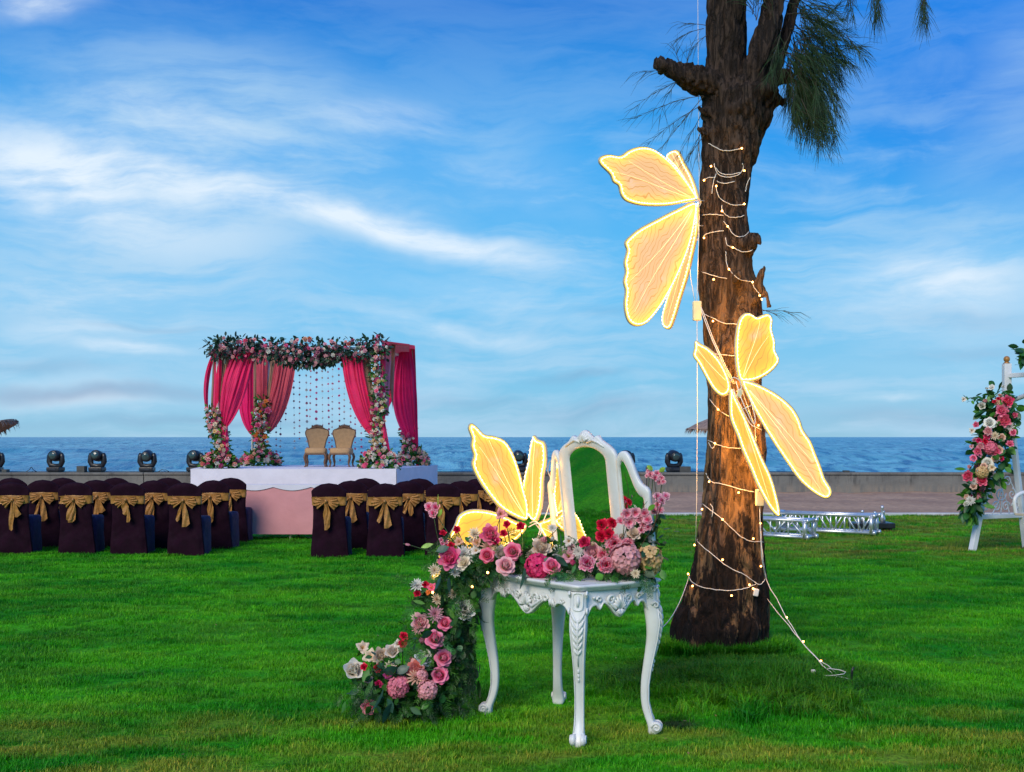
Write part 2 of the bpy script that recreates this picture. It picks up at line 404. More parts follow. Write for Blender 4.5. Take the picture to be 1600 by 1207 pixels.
# beach beyond the wall and the sea
bb = MB(); bb.grid(lambda u, v: Vector((-300+600*u, WALL_Y+.4+60*v, -.9-1.6*v)), 40, 12)
tag(bb.build('beach', M_sand), kind='structure')
def sea_mat():
    m = bpy.data.materials.new('sea_water'); m.use_nodes = True; t = NT(m.node_tree); b = t.n['Principled BSDF']
    pos = t.n.new('ShaderNodeNewGeometry').outputs['Position']
    p = t.mapping(pos, sc=(1,.28,1))
    a = t.noise(p, .11, 6, .62, .3).outputs['Fac']; q = t.noise(p, .33, 6, .66, .4).outputs['Fac']
    n3 = t.noise(t.mapping(pos, sc=(1,.14,1)), .012, 3, .5).outputs['Fac']
    c = t.mix(t.rng(a, .35, .65), (.08,.33,.42,1), (.20,.54,.62,1)); c = t.mix(t.rng(q, .47, .62, 0, .85), c, (.012,.12,.27,1))
    c = t.mix(t.rng(n3, .4, .65, 0, .45), c, (.05,.24,.40,1))
    c = t.mix(t.rng(q, .33, .22, 0, .55), c, (.40,.62,.72,1))
    t.put(b.inputs['Base Color'], c); b.inputs['Roughness'].default_value = .32; b.inputs['IOR'].default_value = 1.33
    h = t.math('ADD', t.math('MULTIPLY', a, 1.6), t.math('MULTIPLY', q, .9))
    t.put(b.inputs['Normal'], t.bump(h, 1.0, 1.6)); return m
NR, NC = 520, 420
Yr = 80*np.exp(np.linspace(0, math.log(22000/80), NR)); th = np.linspace(-.62, .62, NC)
YY = np.repeat(Yr[:,None], NC, 1); XX = YY*th[None,:]
ZZ = np.zeros_like(XX); rs = np.random.RandomState(3)
dY = np.gradient(Yr)[:,None]
for k in range(46):
    lam = 2.6*(1.075**k)*rs.uniform(.9,1.1); a = rs.normal(0, .55)+math.pi/2
    kx, ky = 2*math.pi/lam*math.cos(a), 2*math.pi/lam*math.sin(a)
    amp = .0085*lam**.75*np.clip(lam/(dY*2.2)-.6, 0, 1)*np.clip(lam/(YY*.0030*2.2)-.5, 0, 1)
    ph = kx*XX+ky*YY+rs.uniform(0,6.28); s1 = np.sin(ph); ZZ += amp*(1-2*np.abs(np.sin(ph/2))**1.2+.3*s1)
ZZ = ZZ*1.0-2.4
me = bpy.data.meshes.new('sea'); me.vertices.add(NR*NC)
me.vertices.foreach_set('co', np.stack([XX,YY,ZZ],-1).astype(np.float32).ravel())
i0 = (np.arange(NR-1)[:,None]*NC+np.arange(NC-1)[None,:]).ravel()
q = np.stack([i0, i0+1, i0+NC+1, i0+NC], -1).astype(np.int32)
me.loops.add(q.size); me.loops.foreach_set('vertex_index', q.ravel())
me.polygons.add(len(q)); me.polygons.foreach_set('loop_start', np.arange(0, q.size, 4)); me.polygons.foreach_set('loop_total', np.full(len(q), 4))
me.polygons.foreach_set('use_smooth', np.ones(len(q), bool)); me.update(); me.materials.append(sea_mat())
tag(link(bpy.data.objects.new('sea', me)), kind='structure')

# ------------------------------------------------------------------ grass: tufts instanced over the lawn
def tuft(n, h, spread, lean, wd=.0016):
    b = MB(); b.smooth = True
    for i in range(n):
        a = rnd(0, 6.28); r = spread*math.sqrt(random.random()); p = Vector((r*math.cos(a), r*math.sin(a), -.004))
        hh = h*rnd(.55, 1.15); d = rnd(0, 6.28); L = Vector((math.cos(d), math.sin(d), 0)); side = Vector((-L.y, L.x, 0))*wd*rnd(.8,1.4)
        ln = lean*rnd(.2, 1.2); k = rnd(.8, 1.25); st = random.random() < .08
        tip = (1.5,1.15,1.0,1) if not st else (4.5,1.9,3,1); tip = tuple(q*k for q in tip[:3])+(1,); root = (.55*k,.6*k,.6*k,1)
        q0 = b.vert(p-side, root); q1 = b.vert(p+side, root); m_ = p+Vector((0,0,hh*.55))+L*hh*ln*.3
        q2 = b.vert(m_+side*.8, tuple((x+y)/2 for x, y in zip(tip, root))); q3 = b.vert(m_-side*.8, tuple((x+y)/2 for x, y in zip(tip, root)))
        q4 = b.vert(p+Vector((0,0,hh*(1-.25*ln)))+L*hh*ln, tip)
        b.face((q0,q1,q2,q3)); b.face((q3,q2,q4))
    return b
def scatter(name, pts, tufts, label, cat):
    """points with scale -> instances of the tuft meshes through a geometry-nodes object"""
    hold = bpy.data.collections.new(name+'_tufts')
    for i, tf in enumerate(tufts): hold.objects.link(bpy.data.objects.new(name+'_tuft', tf.mesh(name+'_tuft', M_blade)))
    me = bpy.data.meshes.new(name); me.from_pydata([p[:3] for p in pts], [], [])
    a = me.attributes.new('sc', 'FLOAT', 'POINT'); a.data.foreach_set('value', [p[3] for p in pts])
    a = me.attributes.new('rz', 'FLOAT', 'POINT'); a.data.foreach_set('value', [rnd(0,6.28) for p in pts])
    o = link(bpy.data.objects.new(name, me)); tag(o, label, cat, kind='stuff')
    ng = bpy.data.node_groups.new(name, 'GeometryNodeTree')
    ng.interface.new_socket('Geometry', in_out='INPUT', socket_type='NodeSocketGeometry')
    ng.interface.new_socket('Geometry', in_out='OUTPUT', socket_type='NodeSocketGeometry')
    N = ng.nodes; L = ng.links; gi = N.new('NodeGroupInput'); go = N.new('NodeGroupOutput')
    iop = N.new('GeometryNodeInstanceOnPoints'); ci = N.new('GeometryNodeCollectionInfo')
    ci.inputs['Collection'].default_value = hold; ci.inputs['Separate Children'].default_value = True; ci.inputs['Reset Children'].default_value = True
    at = N.new('GeometryNodeInputNamedAttribute'); at.data_type = 'FLOAT'; at.inputs[0].default_value = 'sc'
    ar = N.new('GeometryNodeInputNamedAttribute'); ar.data_type = 'FLOAT'; ar.inputs[0].default_value = 'rz'
    cx = N.new('ShaderNodeCombineXYZ'); L.new(ar.outputs['Attribute'], cx.inputs[2])
    L.new(gi.outputs[0], iop.inputs['Points']); L.new(ci.outputs[0], iop.inputs['Instance']); iop.inputs['Pick Instance'].default_value = True
    L.new(cx.outputs[0], iop.inputs['Rotation']); L.new(at.outputs['Attribute'], iop.inputs['Scale']); L.new(iop.outputs[0], go.inputs[0])
    md = o.modifiers.new('scatter', 'NODES'); md.node_group = ng; return o
pts = []
Y = 4.6
while Y < KERB_Y-.05:
    dens = 150 if Y < 8 else 95 if Y < 12 else 50 if Y < 17 else 26
    step = .25; hw = .50*Y+.4; n = int(dens*step*2*hw)
    for i in range(n):
        a = rnd(-hw, hw); b = Y+rnd(0, step); patch = noise.noise(Vector((a*1.3, b*2.0, 5)))
        sc = (1+.35*patch)*rnd(.75,1.2)*(1+max(0,(Y-9))*.05)
        pts.append((a, b, mound(a,b)+.006*0, sc))
    Y += step
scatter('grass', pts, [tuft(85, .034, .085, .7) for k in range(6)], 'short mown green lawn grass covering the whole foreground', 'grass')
pts = []
for i in range(2300):
    a, b = 1.52+random.gauss(0,.34), 6.98+random.gauss(0,.24)
    if math.hypot(a-TREE.x, b-TREE.y) < .24 or a > 1.92: continue
    pts.append((a, b, mound(a,b), rnd(.5,1.05)*(1 if b < 7.2 else .6)))
for i in range(650):
    a = rnd(0, 6.28); r = rnd(.30,.46); pts.append((TREE.x+r*math.cos(a), TREE.y-.02+r*math.sin(a)*.8, mound(TREE.x,TREE.y-.2), rnd(.45,1.0)))
scatter('long_grass', pts, [tuft(45, .12, .07, 1.1, .0026) for k in range(5)], 'dark tuft of long uncut grass around the tree foot', 'grass')

# dry fallen leaves on the lawn, a scattering of tiny debris
d_ = MB(); d_.smooth = False
for i in range(110):
    yy = rnd(5.3, 14); xx = rnd(-.45,.45)*yy; a = rnd(0,6.28); r = rnd(.006,.014); z0 = mound(xx,yy)+.030
    col = random.choice([(.25,.16,.06,1),(.35,.3,.18,1),(.15,.09,.04,1)])
    u = Vector((math.cos(a),math.sin(a),rnd(-.4,.4)))*r; v2 = Vector((-math.sin(a),math.cos(a),rnd(-.3,.3)))*r*.4; c = Vector((xx,yy,z0))
    d_.face([d_.vert(c-u,col), d_.vert(c+v2,col), d_.vert(c+u,col), d_.vert(c-v2,col)])
tag(d_.build('fallen_leaves', M_leaf, recalc=False), 'tiny dry fallen leaves scattered over the mown lawn', 'leaves', kind='stuff')

# ================================================================== TREE
def loft(mb, rows, seg=28, cap=True):
    """rows: (centre, rx, ry)"""
    rings = []
    for c, rx, ry in rows:
        rings.append([mb.vert(Vector(c)+Vector((rx*math.cos(2*math.pi*k/seg), ry*math.sin(2*math.pi*k/seg), 0))) for k in range(seg)])
    for A, B in zip(rings, rings[1:]):
        for k in range(seg): mb.face((A[k], A[(k+1)%seg], B[(k+1)%seg], B[k]))
    mb.face(rings[0][::-1]); mb.face(rings[-1])
TY = 8.05
def rows_px(lst, Y=TY, ryf=1.0, dy=0):
    return [(P((l+r)/2, py, Y)+Vector((0,dy,0)), (r-l)/2/F*Y, (r-l)/2/F*Y*ryf) for py, l, r in lst]
def trunk_shape():
    objs = MB()
    # right (front) stem and flared foot
    loft(objs, rows_px([(1120,1046,1212),(1060,1054,1206),(1020,1060,1203),(960,1070,1203),(900,1079,1200),(850,1086,1196),(800,1095,1193),(750,1103,1193),
                        (700,1106,1194),(650,1108,1193),(600,1106,1193),(560,1108,1194),(520,1120,1193),(490,1134,1192),(450,1136,1190),(425,1134,1178),
                        (400,1132,1175),(350,1130,1172),(300,1126,1173),(260,1122,1178),(220,1116,1190),(180,1112,1208),(150,1118,1218),(130,1134,1214),(115,1150,1204)], ryf=.92))
    # left (rear) stem, straight up out of the picture
    loft(objs, rows_px([(1000,1090,1180),(850,1094,1170),(700,1106,1172),(600,1104,1168),(520,1101,1164),(450,1095,1158),(380,1096,1156),(300,1098,1154),(240,1100,1158),
                        (180,1102,1166),(130,1103,1168),(80,1106,1168),(30,1107,1172),(-20,1107,1175),(-120,1110,1176),(-260,1114,1174)], ryf=1.0, dy=.06))
    def limb(pts, rad, seg=14): objs.tube([P(*p) for p in catmull([Vector(q) for q in pts], 5)], [rad[0]+(rad[1]-rad[0])*i/(5*(len(pts)-1)) for i in range(5*(len(pts)-1)+1)], seg)
    limb([(1165,165,TY-.05),(1183,110,TY-.1),(1198,55,TY-.1),(1208,5,TY-.08),(1218,-60,TY),(1226,-160,TY)], (.105,.066))
    limb([(1200,140,TY+.05),(1216,95,TY+.1),(1230,45,TY+.12),(1243,-5,TY+.15),(1262,-90,TY+.2)], (.060,.034))
    limb([(1130,145,TY),(1105,128,TY-.02),(1080,122,TY-.04),(1060,112,TY-.05),(1030,104,TY-.05)], (.105,.062))      # sawn stub on the left
    limb([(1040,108,TY-.05),(1028,99,TY-.05),(1021,97,TY-.05)], (.062,.045))
    limb([(1060,114,TY-.05),(1050,98,TY-.05)], (.04,.022)); limb([(1100,118,TY-.05),(1085,105,TY-.07),(1078,97,TY-.07)], (.035,.012))
    limb([(1195,128,TY),(1222,122,TY),(1238,118,TY-.02)], (.085,.05)); limb([(1205,160,TY),(1222,158,TY),(1221,170,TY)], (.05,.02))
    limb([(1115,215,TY),(1098,206,TY-.05),(1089,200,TY-.06)], (.05,.018)); limb([(1110,180,TY),(1098,172,TY-.05),(1094,168,TY)], (.04,.012))
    limb([(1165,385,TY-.05),(1178,376,TY-.08),(1190,370,TY-.1)], (.075,.030)); limb([(1182,374,TY-.1),(1190,380,TY-.12),(1193,384,TY-.12)], (.02,.006))
    limb([(1178,470,TY-.05),(1186,455,TY-.1),(1187,440,TY-.12),(1193,420,TY-.13),(1197,416,TY-.13)], (.045,.018))
    limb([(1186,445,TY-.12),(1197,458,TY-.14),(1201,472,TY-.14),(1202,486,TY-.14)], (.032,.012)); limb([(1175,470,TY-.1),(1190,466,TY-.14)], (.04,.02))
    limb([(1150,440,TY-.14),(1152,425,TY-.16)], (.04,.03))
    # roots
    for a, L in ((195,.33),(225,.32),(262,.27),(305,.26),(340,.27),(140,.2),(40,.25)):
        d = Vector((math.cos(R(a)), math.sin(R(a)), 0)); c = Vector((TREE.x, TY, 0))
        objs.tube([c+d*.12+Vector((0,0,.45)), c+d*.24+Vector((0,0,.2)), c+d*L+Vector((0,0,.03)), c+d*(L+.15)+Vector((0,0,-.08))], [.14,.11,.06,.02], 12)
    return objs
o = trunk_shape().build('trunk_form', M_wood)
rm = o.modifiers.new('r', 'REMESH'); rm.mode = 'VOXEL'; rm.voxel_size = .0135; rm.use_smooth_shade = True
sm_ = o.modifiers.new('s', 'SMOOTH'); sm_.iterations = 4; sm_.factor = .5
dg = bpy.context.evaluated_depsgraph_get(); dg.update()
tm = bpy.data.meshes.new_from_object(o.evaluated_get(dg)); bpy.data.objects.remove(o)
n = len(tm.vertices); co = np.empty(n*3, np.float32); tm.vertices.foreach_get('co', co); co = co.reshape(-1,3)
no = np.empty(n*3, np.float32); tm.vertex_normals.foreach_get('vector', no); no = no.reshape(-1,3)
out = np.empty(n, np.float32)
for i in range(n):
    x, y, z = map(float, co[i]); wv = .05*noise.noise((x*5, y*5, z*1.8))
    a = noise.noise(((x+wv)*24, (y+wv)*24, z*3.2)); b = noise.noise(((x+wv)*52+9, y*52, z*9)); big = noise.noise((x*5, y*5, z*2.4))
    burl = max(0, 1-abs(z-3.72)/.45)*noise.noise((x*9, y*9, z*9))
    out[i] = -.024*max(0, .30-abs(a))/.30 + .007*b + .022*big + .035*burl
co += no*out[:,None]; tm.vertices.foreach_set('co', co.ravel()); tm.update()
def bark():
    m = bpy.data.materials.new('bark'); m.use_nodes = True; t = NT(m.node_tree); b = t.n['Principled BSDF']
    pos = t.n.new('ShaderNodeNewGeometry').outputs['Position']; z = t.sep(pos)[2]
    ps = t.mapping(pos, sc=(1,1,.13)); f = t.noise(ps, 34, 7, .68, .6).outputs['Fac']; f2 = t.noise(t.mapping(pos, sc=(1,1,.3)), 7, 6, .65, .5).outputs['Fac']
    f3c = t.noise(t.mapping(pos, sc=(1,1,.22)), 16, 6, .6, .8).outputs['Fac']
    c = t.mix(t.rng(f, .35, .62), (.030,.019,.014,1), (.135,.088,.062,1))
    f3 = t.noise(t.mapping(pos, sc=(1,1,.2)), 9, 7, .72, .4).outputs['Fac']
    # smooth yellowish inner bark lower down, butterfly glow added into its colour, crusted with black; the foot is nearly all black
    crk = t.rng(t.math('ABSOLUTE', t.math('SUBTRACT', f3c, .5)), .0, .035, .85, 0)
    c = t.mix(crk, c, (.012,.009,.007,1))
    c = t.mix(t.math('MULTIPLY', t.rng(z, 2.9, 2.1), t.rng(f2, .4, .6)), c, (.25,.145,.065,1))
    lowk = t.math('ADD', f3, t.rng(z, 1.7, .25, -.16, .09))
    c = t.mix(t.rng(lowk, .50, .56), c, (.016,.011,.009,1))
    c = t.mix(t.math('MULTIPLY', t.rng(z, 3.1, 3.9), .55), c, (.020,.015,.013,1))  # cool shade of the upper trunk, darkened into the bark colour
    t.put(b.inputs['Base Color'], c); b.inputs['Roughness'].default_value = .9; b.inputs['Specular IOR Level'].default_value = .25
    t.put(b.inputs['Normal'], t.bump(t.math('ADD', t.math('ADD', f, t.math('MULTIPLY', f3, .5)), t.rng(t.math('ABSOLUTE', t.math('SUBTRACT', f3c, .5)), .0, .06, 0, .6)), 1.0, .030)); return m
M_bark = bark(); tm.materials.clear(); tm.materials.append(M_bark)
tm.polygons.foreach_set('use_smooth', np.ones(len(tm.polygons), bool))
tree = thing('casuarina_tree', 'tall rough-barked tree trunk wrapped in string lights beside the dressing table', 'tree', (TREE.x, TY, 0))
tr_ = link(bpy.data.objects.new('trunk', tm), tree); tr_.matrix_parent_inverse = Matrix.Translation(-tree.location)
BV = BVHTree.FromPolygons([v.co.copy() for v in tm.vertices], [tuple(p.vertices) for p in tm.polygons])
def on_trunk(px, py, off=.008):
    d = P(px, py, 1)-Vector((0,0,CZ)); d.normalize(); h = BV.ray_cast(Vector((0,0,CZ)), d)
    if h[0] is not None and h[0].y < 9: return h[0]-d*off
    h = BV.find_nearest(P(px, py, TY)); q = h[0]; return q+(P(px,py,TY)-q).normalized()*off
def W(o):
    """the mesh is written in world coordinates; keep it there under its thing's empty"""
    o.matrix_parent_inverse = Matrix.Translation(-o.parent.location); return o

# casuarina needles: drooping jointed branchlets
fol = MB()
def spray(base, d, L, n, droop=.5, r=.0022, green=(.025,.07,.02)):
    d = Vector(d).normalized(); pts = [Vector(base)]; q = Vector(d)
    for k in range(7):
        q = (q+Vector((rnd(-.12,.12), rnd(-.12,.12), -droop*.16))).normalized(); pts.append(pts[-1]+q*L/7)
    wc = (.06,.045,.03,1); fol.tube(pts, [r*1.5*(1-.1*k) for k in range(8)], 3, False, col=wc)
    for i in range(n):
        t = rnd(.15, 1); k = min(int(t*7), 6); p = pts[k].lerp(pts[k+1], t*7-k)
        dd = (pts[k+1]-pts[k]).normalized(); e = (dd*rnd(.6,1.2)+Vector((rnd(-1,1), rnd(-1,1), rnd(-.9,.5)))*.55).normalized()
        l = rnd(.06, .17); g_ = rnd(.6,1.5); cc = (green[0]*g_, green[1]*g_, green[2]*g_, 1)
        m1 = p+e*l*.5; m2 = p+e*l+Vector((0,0,-.25*l*rnd(.3,1.2)))
        fol.tube([p, m1, m2], [r*.75, r*.65, r*.25], 3, False, col=cc)
def sprays(cx, cy, sx, sy, n, ddir, L=(.25,.5), nd=26, Y=TY, dY=.25, droop=.6, **k):
    cx = 1240+(cx-1240)*.75; L = (L[0]*.82, L[1]*.82)
    for i in range(n):
        b = P(random.gauss(cx, sx*.85), random.gauss(cy, sy), Y+rnd(-dY, dY))
        spray(b, Vector(ddir)+Vector((rnd(-.5,.5), rnd(-.5,.5), rnd(-.4,.4))), rnd(*L), nd, droop, **k)
sprays(1240, 20, 14, 28, 16, (.9,0,-.1), (.25,.45), 28)
sprays(1250, 75, 16, 26, 22, (.8,0,-.5), (.25,.45), 30)
sprays(1248, 95, 14, 20, 12, (.3,0,-1), (.3,.5), 30)
sprays(1272, 100, 22, 30, 30, (.5,0,-.5), (.25,.4), 30)
sprays(1262, 40, 20, 25, 16, (1,0,-.3), (.25,.4), 30)
sprays(1240, 100, 10, 20, 16, (.5,0,-.3), (.2,.35), 30)
sprays(1275, 130, 18, 20, 30, (.25,0,-1), (.25,.45), 32)
sprays(1225, 60, 12, 25, 12, (-.1,0,-1), (.3,.5), 26)
sprays(1255, 60, 10, 15, 5, (1,0,.35), (.35,.5), 30, droop=.2)
sprays(1275, 85, 8, 8, 4, (1,0,.05), (.35,.42), 30, droop=.15)
sprays(1245, 125, 14, 10, 6, (.5,0,-.6), (.25,.35), 18)
sprays(1225, 155, 5, 4, 2, (1,0,-.15), (.3,.35), 6)
sprays(1282, 165, 8, 8, 6, (.05,0,-1), (.22,.32), 22)
sprays(1180, 30, 14, 25, 9, (.1,0,.9), (.25,.4), 16)
sprays(1165, 20, 5, 10, 4, (-.4,0,1), (.2,.3), 14)
for px, py, L in ((1365,-30,.26), (1438,-25,.26), (1372,-20,.2), (1444,-12,.2), (1330,-30,.25)):
    for k in range(4): spray(P(px+rnd(-4,4), py, TY+rnd(-.1,.1)), (.05,0,-1), L, 15, .4)
# wispy bare twigs left of the trunk
for a in ((1098,150,(-1,0,-.1),.5),(1096,165,(-.9,0,-.5),.45),(1100,150,(-.8,0,-.9),.5),(1095,180,(-.6,0,-1),.35),(1078,115,(-1,0,.2),.4),(1085,118,(-.9,0,-.25),.48),
          (1072,112,(.1,0,1),.2),(1064,110,(-.3,0,1),.2),(1100,45,(-1,0,-.1),.22),(1103,40,(-.8,0,.2),.2),(1105,55,(-.7,0,-.5),.15),(1096,205,(-.4,0,-1),.22),(1092,215,(.0,0,-1),.2),(1100,212,(-.7,0,-.8),.2),
          (1060,125,(-.8,0,-1),.3),(1192,486,(1,0,.15),.2),(1188,484,(1,0,-.1),.12)):
    spray(P(a[0], a[1], TY-.05), a[2], a[3], int(34*a[3])+3, .35, r=.0019, green=(.035,.06,.03))
M_needle = mat('casuarina_needles', rough=.6, var=.2, attr=True, transl=.15)
W(tag(fol.build('crown', M_needle, tree, recalc=False), kind='stuff'))

# ================================================================== STRING LIGHTS ON THE TREE
sl = thing('string_lights', 'white wire string lights with warm bulbs wound round the tree trunk', 'string lights', (TREE.x-.2, TY-.3, 0))
wires = [
 [(1107,224),(1125,234),(1139,236),(1159,232)], [(1116,256),(1120,270),(1133,277),(1152,274),(1161,265),(1160,256)], [(1118,262),(1126,271),(1140,273),(1158,270)],
 [(1120,283),(1132,287),(1148,284)], [(1112,303),(1114,288),(1119,272)],
 [(1100,281),(1107,278),(1119,277)], [(1119,291),(1121,303),(1131,315),(1149,321),(1163,319)], [(1165,300),(1167,288),(1172,278)], [(1128,321),(1129,330),(1139,339),(1152,340),(1163,337)],
 [(1131,346),(1137,354),(1147,367),(1160,370),(1170,363)], [(1134,372),(1136,383),(1145,387),(1161,394),(1176,391)],
 [(1134,393),(1135,409),(1139,421),(1155,436),(1174,441),(1178,449),(1186,459)], [(1098,370),(1109,364),(1131,361)], [(1096,425),(1115,431),(1136,436)],
 [(1097,337),(1112,335),(1130,337)],
 [(1099,490),(1115,498),(1131,505),(1152,507)], [(1109,548),(1122,554),(1149,556)], [(1109,624),(1122,640),(1139,651)],
 [(1106,688),(1117,693),(1134,699),(1157,701)], [(1107,692),(1113,701),(1117,695)], [(1180,668),(1191,672)], [(1103,740),(1112,753),(1134,758),(1157,765),(1179,769)],
 [(1112,808),(1114,795),(1110,788)],
 [(1098,788),(1114,800),(1130,813),(1152,834),(1170,845),(1192,847)], [(1086,843),(1107,862),(1138,886),(1163,898),(1181,911),(1189,913),(1196,905)],
 [(1075,898),(1083,911),(1107,920),(1138,923),(1163,920),(1181,913)],
 [(1188,815),(1190,850),(1193,880),(1197,905)],
]
def cable(pts_, r=.0027, parent=None):
    m = MB(); m.tube(pts_, r, 5); return W(m.build('cable', M_wire, parent or sl))
for w_ in wires:
    pp = catmull([Vector((a,b,0)) for a, b in w_], 5); cable([on_trunk(p.x+rnd(-.4,.4), p.y+rnd(-.5,.5)) for p in pp])
gp = G(1322, 1084); gp.z = mound(gp.x, gp.y)+.06
def hang(a, b, sag, n=10, wob=.0):
    return [a.lerp(b, k/n)+Vector((rnd(-wob,wob), rnd(-wob,wob), -sag*4*(k/n)*(1-k/n)+rnd(-wob,wob))) for k in range(n+1)]
A1 = on_trunk(1197,905,.02); A2 = on_trunk(1199,935,.02)
cable(hang(A1, gp, .10, 14, .008)); cable(hang(A2, gp+Vector((-.05,.03,0)), .02, 12, .005))
cable([gp+Vector((.08*math.cos(k*.9)*(1-k*.04)-.06, .035*math.sin(k*.9), 0+.006*k)) for k in range(12)], .002)
leg_pt = P(1029,985,6.02)
cable(hang(on_trunk(1076,900,.01), leg_pt, .06, 10))
bulbs = [(1159,232),(1163,267),(1111,260),(1100,282),(1119,291),(1163,319),(1128,330),(1137,354),(1145,387),(1139,421),(1187,462),(1190,468),(1100,372),(1115,437),(1114,502),(1122,640),(1117,693),
         (1185,665),(1108,753),(1154,770),(1097,796),(1129,812),(1177,842),(1086,852),(1129,875),(1189,885),(1075,897),(1082,916),(1143,931),(1171,914),(1177,920),(1176,441),(1188,818)]
bpos = [on_trunk(a, b, .022) for a, b in bulbs]
hp = hang(A1, gp, .10, 14); bpos += [hp[k] for k in (4,7,10)]
bmm = MB(); bmm.ball((0,0,0), .0062, 7, 5); bme = bmm.mesh('bulb', M_bulb)
for p in bpos:
    o = link(bpy.data.objects.new('bulb', bme), sl); o.location = p-sl.location
pl = MB(); c = on_trunk(1181,926,.03); pl.box(c, (.034,.03,.05), Matrix.Rotation(.2,3,'Y')); W(bevel(pl.build('adaptor', M_wire, sl), .006))
pl = MB(); pl.box(gp+Vector((-.17,.08,.02)), (.025,.03,.04)); W(bevel(pl.build('adaptor', M_wire, sl), .006))
pg = MB(); pg.tube([gp+Vector((.03,0,-.05)), gp+Vector((.035,0,.05)), gp+Vector((.045,0,.07))], .007, 7)
tag(pg.build('ground_peg', M_black), 'small dark peg in the lawn holding the string light wires', 'peg')

# hanging lead and control boxes
def ctrl(px, py, w_, h_, Y, label, rot=0):
    t = thing('control_box', label, 'control box', P(px, py+h_/2, Y))
    b = MB(); b.box(P(px, py, Y), (w_/F*Y, .045, h_/F*Y), Matrix.Rotation(rot,3,'Y')); W(bevel(b.build('case', M_box, t), .006)); return t
c1 = ctrl(1089, 486, 13, 30, 7.86, 'cream plastic control box hanging beside the upper left of the trunk')
for dx in (0, 2.5): cable([P(1094,478,7.86)+Vector((0,-.01,0)), P(1097+dx,490,7.8), P(1112+dx,530,7.72), P(1131+dx,572,7.62), P(1146+dx,600,7.56)], parent=c1)
cable([P(1089,471,7.86), P(1091,400,7.9), P(1093,330,8), P(1092,240,8.02), P(1091,100,8.1), P(1090,-60,8.1)], .002, c1)
cable([P(1089,500,7.86), P(1089.5,640,7.86), P(1088.5,780,7.9), P(1087,850,7.95)], .0024, c1)
cable([P(1086,474,7.87), P(1080,440,7.93), P(1076,400,7.95), P(1082,350,7.98), P(1086,325,8.0)], .0024, c1)
c2 = ctrl(1187, 778, 12, 26, 7.60, 'yellow lit control box hanging behind the lowest wing tip on the trunk')
cable([P(1187,790,7.60), P(1188,830,7.64), P(1190,870,7.66), P(1196,905,7.72)], parent=c2); cable([P(1187,766,7.6), P(1182,720,7.55), P(1180,668,7.56), P(1170,640,7.52), P(1160,612,7.5)], parent=c2)

# ================================================================== BUTTERFLIES
def wing_mat():
    m = bpy.data.materials.new('lit_wing_fabric'); m.use_nodes = True; t = NT(m.node_tree); b = t.n['Principled BSDF']
    a = t.attr(); s = t.sep(a.outputs['Vector']); e = s[0]; gx, gy = s[1], s[2]; warm = a.outputs['Alpha']
    v = t.comb(gx, gy, 0)
    n = t.noise(v, 3.0, 3, .5).outputs['Fac']
    lines = t.math('SINE', t.math('ADD', t.math('MULTIPLY', gx, 190), t.math('MULTIPLY', n, 60)))
    l2 = t.math('SINE', t.math('ADD', t.math('MULTIPLY', gx, 470), t.math('MULTIPLY', n, 150)))
    ln = t.rng(lines, .80, 1.0); fine = t.rng(l2, 0, 1)
    weave = t.math('SINE', t.math('MULTIPLY', gy, 900))
    # warm light of the LED strip spreads in from the rim; the middle of the cloth is paler and pinker
    fall = t.math('POWER', t.math('SUBTRACT', 1, e, clamp=True), 1.5)
    mid = t.mix(warm, (.88,.53,.30,1), (1.0,.53,.010,1))
    c = t.mix(t.math('MULTIPLY', fall, .95), mid, (1.15,.72,.03,1))
    patch = t.rng(t.noise(v, 4.5, 3, .5).outputs['Fac'], .5, .68)
    c = t.mix(t.math('MULTIPLY', t.math('MULTIPLY', patch, e), .75, clamp=True), c, (.93,.62,.42,1))
    c = t.mix(t.math('MULTIPLY', ln, .72), c, (.66,.25,.03,1)); c = t.mix(t.math('MULTIPLY', fine, .22), c, (.96,.52,.03,1))
    strength = t.math('ADD', t.rng(weave, -1, 1, .90, 1.0), t.math('MULTIPLY', fall, .30))
    t.put(b.inputs['Base Color'], (.10,.08,.05,1)); t.put(b.inputs['Emission Color'], c); t.put(b.inputs['Emission Strength'], strength)
    b.inputs['Roughness'].default_value = .7; return m
M_wing = wing_mat()
M_strip = mat('led_strip', (1,.8,.5), .4, emit=(1,.60,.16), estr=4.5)
M_bead = mat('led_bead', (1,.9,.6), .4, emit=(1,.72,.34), estr=4.5)
M_vein = mat('wing_vein', (.9,.7,.4), .5, emit=(1,.74,.30), estr=1.0)
M_rim = mat('wing_rim', (.45,.40,.30), .5, var=.05)
